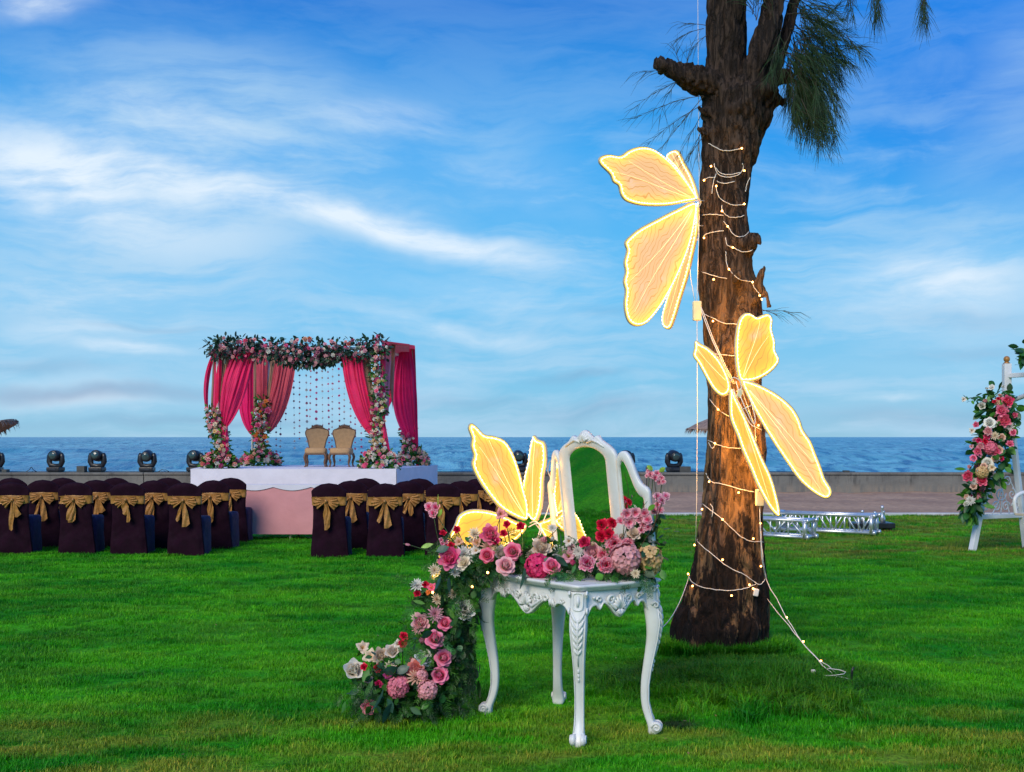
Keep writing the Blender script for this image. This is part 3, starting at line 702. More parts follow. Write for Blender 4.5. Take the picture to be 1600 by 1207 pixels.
def wing(parent, name, outline, Y0, gx, gy, hinge, warm=.4, veins=3, thick=.022, smooth=True):
    """outline in photo pixels laid on the plane Y = Y0 + gx*(px-hx) + gy*(py-hy); hinge = the wing's root"""
    hx, hy = hinge
    def Q(px, py): return P(px, py, Y0+gx*(px-hx)+gy*(py-hy))
    o2 = [Vector((a, b, 0)) for a, b in outline]
    if smooth: o2 = catmull(o2, 4, True)
    W3 = [Q(p.x, p.y) for p in o2]; n = len(W3); root = Q(*hinge)
    far = max(W3, key=lambda p: (p-root).length); ax = (far-root).normalized()
    nrm = Vector((0,0,0))
    for i in range(n): nrm += (W3[i]-root).cross(W3[(i+1)%n]-root)
    nrm.normalize()
    if nrm.y > 0: nrm = -nrm
    ay = nrm.cross(ax)
    L2 = [Vector(((p-root).dot(ay), (p-root).dot(ax))) for p in W3]
    step = .016; xs_ = [p.x for p in L2]; ys_ = [p.y for p in L2]
    def inside(x, y):
        c = False; j = n-1
        for i in range(n):
            xi, yi, xj, yj = L2[i].x, L2[i].y, L2[j].x, L2[j].y
            if (yi > y) != (yj > y) and x < (xj-xi)*(y-yi)/(yj-yi)+xi: c = not c
            j = i
        return c
    def edist(x, y):
        best = 9
        for i in range(n):
            a, b2 = L2[i], L2[(i+1)%n]; ab = b2-a; L_ = ab.length_squared
            t = 0 if L_ == 0 else max(0, min(1, ((x-a.x)*ab.x+(y-a.y)*ab.y)/L_)); best = min(best, math.hypot(x-a.x-ab.x*t, y-a.y-ab.y*t))
        return best
    inner = []
    y = min(ys_)
    while y < max(ys_):
        x = min(xs_)
        while x < max(xs_):
            if inside(x, y) and edist(x, y) > step*.6: inner.append(Vector((x, y)))
            x += step
        y += step
    vs_, es_, fs_, *_ = geometry.delaunay_2d_cdt(L2+inner, [], [list(range(n))], 1, 1e-5)
    m = MB(); width = max(xs_)-min(xs_); fo = width*.26
    bulge = .10*width
    def to3(x, y, off=0):
        e = min(edist(x, y)/(width*.5), 1); return root+ay*x+ax*y+nrm*(off+bulge*.25*math.sin(e*1.57))
    ids = []
    for sgn in (1, -1):
        row = []
        for p in vs_:
            e = min(edist(p.x, p.y)/fo, 1); q = to3(p.x, p.y)+nrm*(sgn*.004)
            row.append(m.vert(q, (e, p.x, p.y, warm)))
        ids.append(row)
    for f in fs_: m.face([ids[0][i] for i in f]); m.face([ids[1][i] for i in reversed(f)])
    ob = W(m.build(name, M_wing, parent, recalc=False))
    # rim, glowing strip just inside it, beads on the strip, veins
    rm_ = MB(); rm_.tube([root+ay*p.x+ax*p.y-nrm*.003 for p in L2], .0065, 6, closed=True); rm_.build('rim', M_rim, ob)
    cx = sum(xs_)/n; cy = sum(ys_)/n
    ins = []
    for i in range(n):
        a, b2 = L2[i-1], L2[(i+1)%n]; d = (b2-a); nn = Vector((-d.y, d.x))
        if nn.length < 1e-7: nn = Vector((0,1))
        nn.normalize(); p = L2[i]+nn*.010
        if not inside(p.x, p.y): p = L2[i]-nn*.010
        ins.append(p)
    st = MB(); st.tube([root+ay*p.x+ax*p.y+nrm*.008 for p in ins], .0032, 6, closed=True); st.build('led_strip', M_strip, ob)
    bd = MB(); acc = 0
    for i in range(n):
        a, b2 = ins[i], ins[(i+1)%n]; L_ = (b2-a).length
        while acc < L_:
            p = a.lerp(b2, acc/L_ if L_ else 0); bd.ball(root+ay*p.x+ax*p.y+nrm*.0125, .0046, 5, 3); acc += .026
        acc -= L_
    tag(bd.build('led_bead', M_bead, ob), kind='stuff')
    vn = MB()
    for k in range((veins+1)//2):
        u = (k+1)/((veins+1)//2+1); far_i = max(ys_); tx = min(xs_)+(max(xs_)-min(xs_))*u; pts_ = []
        for j in range(15):
            t = j/14; x = tx*math.sin(t*1.4)*1.02*t**.35+.06*width*math.sin(t*4+k*2)*t; y = far_i*t*.93
            if inside(x, y) and edist(x, y) > .012: pts_.append(to3(x, y, .007))
            elif len(pts_) > 2: break
        if len(pts_) > 3: vn.tube(pts_, [.0020*(1-.6*i/len(pts_)) for i in range(len(pts_))], 5)
    if vn.v: vn.build('vein', M_vein, ob)
    return ob
def wireframe(parent, pts_list, r=.004):
    for p in pts_list:
        m = MB(); m.tube(p, r*.8, 6); W(m.build('body_wire', M_wire, parent))

def glow(parent, name, px, py, Y, watt, r=.03):
    ld = bpy.data.lights.new(name, 'POINT'); ld.energy = watt*(1.9 if 'trunk' in parent['label'] and 'bright' in parent['label'] else 1.2); ld.color = (1,.42,.06); ld.shadow_soft_size = r
    o = link(bpy.data.objects.new(name, ld), parent); o.location = P(px,py,Y)-parent.location
# upper butterfly, seen from the side at the left of the trunk
b2 = thing('butterfly_light', 'pale glowing butterfly light with wings spread left, high beside the trunk', 'butterfly light', P(1087,420,7.95))
wing(b2, 'upper_wing', [(1087,311),(1068,316),(1040,321),(1005,321),(980,315),(970,305),(966,290),(958,284),(953,272),(938,256),(938,247),(950,243),(968,245),(982,236),(1000,231),(1020,235),(1043,252),(1062,273),(1078,294)], 7.93, .004, 0, (1087,313), .12)
wing(b2, 'lower_wing', [(1086,318),(1060,327),(1030,342),(1000,358),(985,370),(977,380),(980,392),(976,410),(978,425),(975,440),(978,455),(976,475),(979,495),(986,506),(998,509),(1012,502),(1030,480),(1045,455),(1060,425),(1074,390),(1083,355)], 7.93, .004, 0, (1087,316), .10, 4)
wing(b2, 'upper_wing', [(1091,312),(1088,296),(1080,274),(1070,256),(1060,237),(1048,238),(1042,247),(1056,262),(1070,282),(1082,300)], 8.0, -.005, 0, (1091,313), .25, 1)
wing(b2, 'lower_wing', [(1091,320),(1090,360),(1083,395),(1075,430),(1064,465),(1055,495),(1047,513),(1037,510),(1035,495),(1040,475),(1048,452),(1062,420),(1075,385),(1084,350)], 8.0, -.005, 0, (1090,318), .35, 1)
wireframe(b2, [catmull([P(1083,312,7.93),P(1092,309,7.97),P(1095,318,8.0),P(1090,325,7.98),P(1084,320,7.93)],5), catmull([P(1086,322,7.93),P(1090,345,7.95),P(1092,372,7.97),P(1086,372,7.93),P(1086,340,7.93)],4),
               [P(1082,353,7.92),P(1099,353,8.0)], [P(1083,314,7.92),P(1100,314,8.0)]])

glow(b2, 'led_lamp', 1089, 330, 7.86, 1.2)
glow(b2, 'led_lamp', 1082, 420, 7.84, 1.0)
# butterfly on the trunk
b3 = thing('butterfly_light', 'bright yellow glowing butterfly light fixed diagonally on the tree trunk', 'butterfly light', P(1160,620,7.45))
wing(b3, 'upper_wing', [(1156,594),(1151,575),(1149,550),(1150,525),(1154,503),(1162,492),(1172,491),(1182,497),(1190,494),(1200,492),(1206,500),(1205,515),(1210,535),(1210,548),(1216,562),(1212,572),(1198,585),(1180,594),(1166,596)], 7.48, .001, -.001, (1158,597), .9)
wing(b3, 'upper_wing', [(1141,604),(1136,585),(1124,563),(1108,546),(1094,538),(1087,534),(1086,545),(1084,556),(1092,568),(1104,590),(1115,608),(1127,618),(1137,615)], 7.50, -.001, 0, (1142,604), .85, 1)
wing(b3, 'lower_wing', [(1160,597),(1180,600),(1210,615),(1235,635),(1248,655),(1254,672),(1266,690),(1274,710),(1282,730),(1288,748),(1298,765),(1297,775),(1288,778),(1270,768),(1250,750),(1232,725),(1215,700),(1195,668),(1175,632)], 7.46, -.001, 0, (1162,599), .30, 4)
wing(b3, 'lower_wing', [(1142,608),(1140,630),(1142,655),(1152,680),(1160,703),(1172,730),(1182,755),(1192,775),(1204,795),(1215,806),(1218,800),(1213,775),(1204,745),(1190,715),(1176,680),(1165,655),(1152,628)], 7.50, 0, 0, (1144,607), .92, 2)
wireframe(b3, [catmull([P(1142,596,7.48),P(1146,590,7.47),P(1156,596,7.45),P(1158,612,7.45),P(1152,622,7.47),P(1146,608,7.48)],5),
               catmull([P(1150,596,7.48),P(1157,620,7.45),P(1168,645,7.42),P(1177,662,7.42),P(1180,655,7.43),P(1174,630,7.44),P(1164,600,7.46)],5),
               catmull([P(1146,612,7.5),P(1160,640,7.48),P(1172,662,7.48),P(1181,668,7.46)],5), [P(1160,640,7.46),P(1174,634,7.44)], [P(1150,612,7.47),P(1160,606,7.45)]])
hb = MB(); hb.box(P(1156,615,7.46), (.03,.02,.05), Matrix.Rotation(.4,3,'Y')); W(bevel(hb.build('junction', M_box, b3), .005))

for a_ in ((1172,520,7.60,3.0),(1176,560,7.60,3.0),(1128,600,7.62,2.0),(1160,640,7.60,2.4),(1186,690,7.58,3.0),(1165,720,7.60,2.4),(1190,760,7.60,2.4),(1160,780,7.62,1.5)): glow(b3, 'led_lamp', *a_)
# butterfly behind the dressing table
b1 = thing('butterfly_light', 'yellow glowing butterfly light standing behind the dressing table', 'butterfly light', P(829,1093,6.77))
wing(b1, 'upper_wing', [(822,812),(800,805),(778,790),(758,765),(744,742),(738,725),(741,712),(737,698),(738,685),(733,670),(736,663),(744,668),(756,680),(772,683),(788,690),(800,708),(810,735),(818,765),(824,790)], 6.77, .0017, 0, (824,815), .72, 3)
wing(b1, 'upper_wing', [(838,814),(828,808),(820,790),(818,765),(821,742),(826,722),(829,700),(834,682),(840,688),(851,694),(853,720),(849,745),(848,770),(845,795)], 6.75, -.004, 0, (834,816), .8, 1)
wing(b1, 'lower_wing', [(822,822),(806,816),(785,806),(760,799),(735,798),(718,806),(711,822),(702,838),(690,855),(684,875),(676,895),(676,906),(690,900),(715,885),(745,872),(780,858),(808,842)], 6.80, .0006, 0, (826,822), .95, 3)
wing(b1, 'lower_wing', [(842,818),(856,812),(868,806),(884,812),(890,826),(900,840),(905,858),(898,872),(880,868),(860,850),(848,834)], 6.80, -.0006, 0, (840,820), .95, 2)
m_ = [catmull([P(828,818,6.75),P(836,815,6.70),P(844,822,6.68),P(842,834,6.68),P(836,846,6.68),P(832,842,6.70)],5), catmull([P(826,824,6.72),P(840,818,6.68),P(846,830,6.66),P(840,844,6.66)],5),
      [P(834,815,6.77), P(860,850,6.82), P(867,900,6.84), P(867,1088,6.84)], catmull([P(846,822,6.72),P(858,790,6.72),P(862,755,6.72),P(856,735,6.72),P(860,720,6.74)],5)]
wireframe(b1, m_, .0042)
for a_ in ((790,780,6.72,1.0),(838,730,6.62,.5),(845,800,6.60,.8),(740,850,6.72,1.2),(880,860,6.72,1.4),(690,890,6.74,.8)): glow(b1, 'led_lamp', *a_)
g1 = MB(); g1.tube([P(867,1088,6.84), P(867,1086,6.95)], .006, 6); W(g1.build('base_frame', M_wire, b1))

# ================================================================== DRESSING TABLE
FRT = Vector((.327, 5.757)); LFT = Vector((-.121, 6.42)); RGT = Vector((.694, 5.968)); BCK = Vector((.25, 6.60))
ux = (LFT-FRT).normalized(); TLen = (LFT-FRT).length-.03; vx = Vector((ux.y, -ux.x)); TWid = .435      # long side, short side
def T3(u, v, z): return Vector((FRT.x+ux.x*u+vx.x*v, FRT.y+ux.y*u+vx.y*v, z))
U3 = Vector((ux.x, ux.y, 0)); V3 = Vector((vx.x, vx.y, 0))
ctr = T3(TLen/2, TWid/2, 0)
table = thing('dressing_table', 'white carved dressing table with curved legs standing on the lawn', 'table', ctr)
TOPZ = .785
def scroll(mb, c, ex, ey, r, turns=1.4, rad=.006, start=0, sgn=1, n=22, flat=.7, taper=.5):
    pts_ = []; rr = []
    for k in range(n+1):
        t = k/n; a = start+sgn*turns*2*math.pi*t; q = r*(1-.86*t); pts_.append(c+ex*math.cos(a)*q+ey*math.sin(a)*q); rr.append(rad*(1-taper*t*.6))
    mb.tube(pts_, rr, 7)
Z3 = Vector((0,0,1))
# top: serpentine slab with moulded edge
def top_outline(inset, z):
    pts_ = []; a0 = .055-inset
    L0, L1, W0, W1 = -a0, TLen+a0, -a0, TWid+a0
    def edge(p, q, outw, bow):
        p = Vector(p); q = Vector(q); o = Vector(outw)
        for k in range(18):
            t = k/18; s = bow*(math.sin(math.pi*t)**2) - .014*math.exp(-((t-.13)/.03)**2)*1 - .014*math.exp(-((t-.87)/.03)**2)
            pts_.append(p.lerp(q, t)+o*s)
    edge((L0,W0),(L1,W0),(0,-1),.018); edge((L1,W0),(L1,W1),(1,0),.012); edge((L1,W1),(L0,W1),(0,1),.0); edge((L0,W1),(L0,W0),(-1,0),.014)
    # round the corners
    out_ = []
    n_ = len(pts_)
    for i in range(n_): out_.append((pts_[i-1]+pts_[i]*2+pts_[(i+1)%n_])/4)
    return [T3(p.x, p.y, z) for p in out_]
tp = MB(); prof = [(.022,TOPZ-.034),(.012,TOPZ-.032),(.008,TOPZ-.022),(.0,TOPZ-.016),(-.004,TOPZ-.008),(.001,TOPZ-.001),(.008,TOPZ)]
rings = [[tp.vert(p) for p in top_outline(i, z)] for i, z in prof]; n_ = len(rings[0])
for A, B in zip(rings, rings[1:]):
    for k in range(n_): tp.face((A[k], A[(k+1)%n_], B[(k+1)%n_], B[k]))
tp.face(rings[0][::-1]); tp.face(rings[-1])
W(tp.build('table_top', M_white, table))
# aprons with a scalloped lower edge and carved relief
def apron(p0, e, L, outw, depth_mid, name='apron'):
    """p0 start on ground plan, e unit along, outw unit outward"""
    m = MB(); N = 64; zt = TOPZ-.034
    def low(t):
        d = .062+.018*abs(math.cos(math.pi*2*t))+(depth_mid-.075)*math.exp(-((t-.5)/.13)**2)
        d += .030*math.exp(-((t-.20)/.035)**2)+.030*math.exp(-((t-.80)/.035)**2)+.05*math.exp(-(t/.05)**2)+.05*math.exp(-((1-t)/.05)**2)
        return zt-d
    rows = []
    for k in range(N+1):
        t = k/N; bow = .012*math.sin(math.pi*t); p = p0+e*L*t+outw*(bow+.012)
        zl = low(t); col_ = []
        for z_, o_ in ((zt,0),(zt-.008,.003),(zl+.018,.002),(zl+.012,.009),(zl+.004,.011),(zl,.006),(zl,-.016),(zt,-.018)): col_.append(m.vert(Vector((p.x,p.y,z_))+outw*o_))
        rows.append(col_)
    for A, B in zip(rows, rows[1:]):
        for k in range(8): m.face((A[k], B[k], B[(k+1)%8], A[(k+1)%8]))
    m.face(rows[0]); m.face(rows[-1][::-1])
    ap = W(m.build(name, M_white, table))
    c = p0+e*L/2+outw*.034; r = MB(); zc = zt-depth_mid*.72
    def Q(u, z_, o_=0): return Vector((c.x,c.y,z_))+e*u+outw*(o_-.014*(abs(u)/(L/2))**2)
    for k in range(-3, 4):       # shell of lobes
        a = k*.33; L_ = .070-.006*abs(k); r.tube([Q(math.sin(a)*.010, zc+.02*0+.0), Q(math.sin(a)*L_*.55, zc+math.cos(a)*L_*.6, .006), Q(math.sin(a)*L_, zc+math.cos(a)*L_, .001)], [.005,.0105,.006], 7)
    for k in range(-3, 4):       # downward leaves under the shell
        a = k*.30; L_ = .036-.003*abs(k); r.tube([Q(0, zc-.002), Q(math.sin(a)*L_*.6, zc-math.cos(a)*L_*.6, .006), Q(math.sin(a)*L_*1.1, zc-math.cos(a)*L_, 0)], [.004,.008,.004], 7)
    sc_ = min(L/.8, 1)
    for s in (-1, 1):
        scroll(r, Q(s*.085*sc_**.6, zc+.045), e*s, Z3, .026, 1.3, .0080, math.pi, -1); scroll(r, Q(s*.125*sc_, zc+.050), e*s, Z3, .024, 1.2, .0074, math.pi*.9, 1)
        r.tube([Q(s*.02, zc+.01), Q(s*.06*sc_, zc+.0), Q(s*.10*sc_, zc+.02), Q(s*.15*sc_, zc+.045)], [.009,.009,.008,.005], 7)
        if L > .6:
            scroll(r, Q(s*.165, zc+.048), e*s, Z3, .020, 1.1, .0066, 0, 1)
            u0 = s*.30*L
            for k in range(3): r.tube([Q(u0, zt-.050), Q(u0+(k-1)*.012, zt-.070, .006), Q(u0+(k-1)*.020, zt-.094)], [.004,.008,.004], 6)
            scroll(r, Q(s*.40*L, zt-.055), e*s, Z3, .016, 1.1, .006, 0, -1)
        else:
            scroll(r, Q(s*.125, zc+.052), e*s, Z3, .016, 1.1, .0066, 0, 1)
            r.ball(Q(s*.155, zc+.062), .008, 8, 5)
    tag(r.build('carved_relief', M_white, ap), kind='stuff')
apron(T3(.02,-.012,0), U3, TLen-.04, -V3, .150)
apron(T3(-.012,.02,0), V3, TWid-.04, -U3, .135)
apron(T3(TLen+.012,.02,0), V3, TWid-.04, U3, .135)
apron(T3(.02,TWid+.012,0), U3, TLen-.04, V3, .110)
# cabriole legs
def leg(u, v, su, sv, carve=True):
    top = T3(u, v, 0); ow = (U3*su+V3*sv).normalized(); sd = Z3.cross(ow)
    m = MB(); prof_ = [  # z, outward offset, half width tangential, half depth
        (TOPZ-.036,.012,.040,.036),(.70,.014,.041,.037),(.655,.018,.042,.040),(.61,.026,.044,.042),(.56,.031,.043,.040),(.50,.028,.038,.034),(.43,.017,.032,.029),(.35,.002,.0275,.025),
        (.27,-.011,.0245,.022),(.19,-.015,.0235,.020),(.13,-.008,.0245,.020),(.085,.006,.027,.021),(.055,.020,.031,.024),(.030,.030,.034,.028),(.010,.030,.033,.028),(.0,.028,.028,.024)]
    P_ = [catmull([Vector((a,b,0)) for a, b in zip([q[0] for q in prof_],[q[i] for q in prof_])],4) for i in (1,2,3)]
    rings = []
    for k in range(len(P_[0])):
        z_ = P_[0][k].x; o_ = P_[0][k].y; hw = P_[1][k].y; hd = P_[2][k].y; c = top+ow*o_+Z3*z_; ring = []
        for j in range(20):
            a = 2*math.pi*j/20; ca, sa = math.cos(a), math.sin(a)
            sx_ = abs(ca)**.62*(1 if ca > 0 else -1); sy_ = abs(sa)**.62*(1 if sa > 0 else -1)
            gro = 1-.10*math.exp(-((abs(sx_)-.72)/.12)**2) if sy_ > .5 else 1
            ring.append(m.vert(c+sd*sx_*hw+ow*sy_*hd*gro))
        rings.append(ring)
    for A, B in zip(rings, rings[1:]):
        for k in range(20): m.face((A[k], A[(k+1)%20], B[(k+1)%20], B[k]))
    m.face(rings[0]); m.face(rings[-1][::-1])
    L_ = W(m.build('leg', M_white, table))
    r = MB()
    def Q(o_, s_, z_): return top+ow*o_+sd*s_+Z3*z_
    # foot scroll rolls outwards
    for s_ in (-.026, .026):
        r.tube([Q(.046,s_*.55,.036), Q(.046,s_*1.35,.036)], [.030,.026], 14)
        scroll(r, Q(.046, s_*1.40, .036), ow, Z3, .024, 1.5, .005, math.pi, -1)
    tag(r.build('scroll_foot', M_white, L_), kind='stuff')
    if carve:
        zz = [q[0] for q in prof_][::-1]
        def itp(z_, i): return float(np.interp(z_, zz, [q[i] for q in prof_][::-1]))
        def F_(s_, z_, lift=.001):
            hw = itp(z_, 2); return Q(itp(z_, 1)+itp(z_, 3)*(max(0, 1-min(abs(s_)/hw, .999)**3.2))**.31+lift, s_, z_)
        c_ = MB()
        for i, z_ in enumerate((.615,.580,.547,.515,.484,.455)):
            k = 1-.11*i
            for s_ in (-1, 1): c_.tube([F_(0, z_-.012), F_(s_*.012*k, z_+.002, .003), F_(s_*.024*k, z_+.020*k, .003), F_(s_*.033*k, z_+.040*k, .001), F_(s_*.036*k, z_+.050*k, -.002)], [.0045,.0068,.0066,.005,.0025], 7)
        c_.tube([F_(0,z_,.002) for z_ in (.62,.56,.50,.44,.39)], [.006,.0065,.006,.005,.003], 7)
        for z_ in (.365,.343,.322): c_.ball(F_(0,z_), .0080, 8, 5, (.8,.8,1.4))
        c_.tube(catmull([F_(-.020,.742),F_(.020,.742),F_(.023,.71),F_(.018,.668),F_(-.018,.668),F_(-.023,.71)],5,True), .005, 7, closed=True)
        c_.tube([F_(0,.732), F_(0,.705,.003), F_(0,.680)], [.006,.010,.006], 8)
        for s_ in (-1, 1):
            scroll(c_, Q(.034, s_*.042, .735), ow, Z3, .018, 1.3, .0065, 0, 1); scroll(c_, Q(.044, s_*.044, .655), ow, Z3, .018, 1.2, .0065, math.pi, -1)
            c_.tube([F_(s_*itp(z_,2)*.82, z_, .001) for z_ in (.64,.56,.48,.40,.32,.24,.16,.10,.07)], .0036, 6)
        tag(c_.build('carved_relief', M_white, L_), kind='stuff')
leg(.0,.0,-1,-1); leg(TLen,.0,1,-1); leg(.0,TWid,-1,1); leg(TLen,TWid,1,1)

# ================================================================== TRIPLE MIRROR on the table
# stands along the rear long edge; u runs from the right-hand end, z up; leans slightly forward over the table top
M0 = T3(0, .445, TOPZ+.002); tilt = Matrix.Rotation(R(-7), 3, U3)
mirror = thing('triple_mirror', 'white framed three-panel vanity mirror with arched centre on the table', 'mirror', T3(TLen/2, TWid-.085, TOPZ))
nf = -V3                                          # faces the long front side
def MQ(u, z_, o_=0, hinge=None, ang_=0):
    p = U3*u+Z3*z_+nf*o_
    if hinge is not None: q = p-U3*hinge; q = Matrix.Rotation(ang_, 3, 'Z') @ q; p = q+U3*hinge
    return M0+tilt @ p
def frame_loop(outer, inner, hinge=None, ang_=0, th=.026):
    """outer and inner outlines (u,z) with equal counts -> a frame of real depth with a rounded face"""
    m = MB(); n_ = len(outer); rows = []
    for (a, b), (c, d) in zip(outer, inner):
        def q(t, o_): return MQ(a+(c-a)*t, b+(d-b)*t, o_, hinge, ang_)
        rows.append([m.vert(q(0,-th/2)), m.vert(q(0,th/2-.006)), m.vert(q(.12,th/2)), m.vert(q(.85,th/2)), m.vert(q(1,th/2-.007)), m.vert(q(1,-th/2))])
    for i in range(n_):
        A, B = rows[i], rows[(i+1)%n_]
        for k in range(6): m.face((A[k], B[k], B[(k+1)%6], A[(k+1)%6]))
    return m
def pane(inner, o_, hinge=None, ang_=0):
    m = MB(); m.smooth = False; pts_ = [MQ(a, b, o_, hinge, ang_) for a, b in inner]; m.prism(pts_, tilt @ (Matrix.Rotation(ang_,3,'Z') @ (-nf*.004))); return m
def arch(u0, u1, z0, zs, zt, n_=16, shoulders=0):
    pts_ = [(u0, z0+ (zs-z0)*k/8) for k in range(8)]
    for k in range(n_+1):
        t = k/n_; u = u0+(u1-u0)*t; h = math.sqrt(max(0, 1-(2*t-1)**2))**1.3
        pts_.append((u, zs+(zt-zs)*h + shoulders*math.exp(-((t-.5)/.10)**2)+shoulders*.55*(math.exp(-((t-.28)/.05)**2)+math.exp(-((t-.72)/.05)**2))))
    pts_ += [(u1, zs+(z0-zs)*k/8) for k in range(1, 9)]
    return pts_
# centre panel
cu0, cu1, st_ = .17, .66, .088
NA = 28
co_ = arch(cu0, cu1, 0, .625, .715, NA, .040); ci_ = arch(cu0+st_, cu1-st_, .07, .600, .665, NA)
cp = W(frame_loop(co_, ci_).build('centre_frame', M_white, mirror))
pn = pane(ci_, .004).build('mirror_pane', M_mirror, cp)
bk = pane(ci_, -.008).build('backing', M_wood, cp)
cr = MB(); cu = (cu0+cu1)/2
for k in range(-3, 4):
    a = k*.36; L_ = .052-.004*abs(k); cr.tube([MQ(cu, .690, .012), MQ(cu+math.sin(a)*L_*.55, .695+math.cos(a)*L_*.6, .020), MQ(cu+math.sin(a)*L_*1.1, .695+math.cos(a)*L_, .012)], [.006,.011,.006], 8)
for s_ in (-1, 1):
    cr.tube([MQ(cu+s_*.03,.69,.014), MQ(cu+s_*.08,.705,.016), MQ(cu+s_*.12,.690,.014), MQ(cu+s_*.17,.665,.013)], [.008,.009,.007,.004], 7)
cr.build('crest', M_white, cp)
# wings, same sheet of frame hinged on each side
def wing_outline(ua, ub):      # ua at the centre, ub outer edge
    pr = [(0,.600),(.10,.632),(.25,.645),(.40,.628),(.52,.585),(.62,.530),(.72,.490),(.84,.468),(.93,.460),(1,.440)]
    top = catmull([Vector((ua+(ub-ua)*a, b, 0)) for a, b in pr], 3); pts_ = [(ua, .02+.58*k/8) for k in range(8)]+[(p.x, p.y) for p in top]+[(ub, .44-.42*k/8) for k in range(1, 9)]
    return pts_
def wing_inner(ua, ub):
    s = 1 if ub > ua else -1; pr = [(0,.560),(.12,.590),(.24,.585),(.38,.545),(.52,.490),(.64,.450),(.76,.425),(.87,.413),(.95,.408),(1,.395)]
    a0, b0 = ua+s*.016, ub-s*.040
    top = catmull([Vector((a0+(b0-a0)*a, b, 0)) for a, b in pr], 3); return [(a0, .07+.49*k/8) for k in range(8)]+[(p.x, p.y) for p in top]+[(b0, .395-.325*k/8) for k in range(1, 9)]
for ua, ub, an in ((cu0-.004, -.045, R(5)), (cu1+.004, .835, R(-9))):
    wo_, wi_ = wing_outline(ua, ub), wing_inner(ua, ub)
    wf = W(frame_loop(wo_, wi_, ua, an, .024).build('side_frame', M_white, mirror))
    pane(wi_, .003, ua, an).build('mirror_pane', M_mirror, wf); pane(wi_, -.008, ua, an).build('backing', M_wood, wf)
    hg = MB(); 
    for z_ in (.14,.50): hg.tube([MQ(ua, z_, -.016), MQ(ua, z_+.05, -.016)], .006, 8)
    hg.build('hinge', M_gold, wf)
bs = MB(); bs.smooth = False
bs.prism([MQ(-.0, .0, -.05), MQ(.82, .0, -.05), MQ(.82, .0, .05), MQ(-.0, .0, .05)], Z3*.022)
W(bevel(bs.build('base', M_white, mirror), .004))

# ================================================================== FLOWERS
def mixc(a, b, t): return tuple(a[i]+(b[i]-a[i])*t for i in range(3))+(1,)
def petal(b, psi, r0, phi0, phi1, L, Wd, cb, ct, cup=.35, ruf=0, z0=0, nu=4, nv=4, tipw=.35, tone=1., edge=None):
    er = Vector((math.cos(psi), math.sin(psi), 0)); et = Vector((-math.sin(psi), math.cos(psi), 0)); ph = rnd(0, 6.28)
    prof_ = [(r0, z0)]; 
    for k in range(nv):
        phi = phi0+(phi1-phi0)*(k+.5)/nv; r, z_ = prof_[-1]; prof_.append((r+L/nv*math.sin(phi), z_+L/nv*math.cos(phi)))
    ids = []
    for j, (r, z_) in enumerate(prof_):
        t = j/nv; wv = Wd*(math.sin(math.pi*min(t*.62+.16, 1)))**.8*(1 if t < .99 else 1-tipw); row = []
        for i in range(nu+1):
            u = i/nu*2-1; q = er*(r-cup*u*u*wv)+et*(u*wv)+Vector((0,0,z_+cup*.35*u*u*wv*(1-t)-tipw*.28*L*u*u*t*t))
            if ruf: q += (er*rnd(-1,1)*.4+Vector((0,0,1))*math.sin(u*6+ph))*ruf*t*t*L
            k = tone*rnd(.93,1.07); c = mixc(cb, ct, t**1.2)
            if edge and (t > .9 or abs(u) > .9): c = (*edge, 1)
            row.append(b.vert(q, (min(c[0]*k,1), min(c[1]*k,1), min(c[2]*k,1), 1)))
        ids.append(row)
    for j in range(nv):
        for i in range(nu): b.face((ids[j][i], ids[j][i+1], ids[j+1][i+1], ids[j+1][i]))
PINK = (.97,.15,.32); DPINK = (.94,.025,.19); PALE = (.94,.44,.46); RED = (.80,.012,.07); WHITE = (.88,.88,.78); CREAM = (.92,.80,.56)
GOLD = (.86,.60,.26); LILAC = (.86,.42,.50); CORAL = (.80,.22,.17); PEACH = (.82,.50,.34); MAG = (.45,.03,.22); DUSTY = (.88,.44,.44); ORANGE = (.80,.22,.04); BEIGE = (.78,.62,.44)
def dk(c, k=.6): return (c[0]*k, c[1]*k**1.6, c[2]*k**1.3)
def calyx(b): b.tube([Vector((0,0,-.5)), Vector((0,0,-.12)), Vector((0,0,.1))], [.08,.16,.30], 7, col=(.05,.13,.03,1))
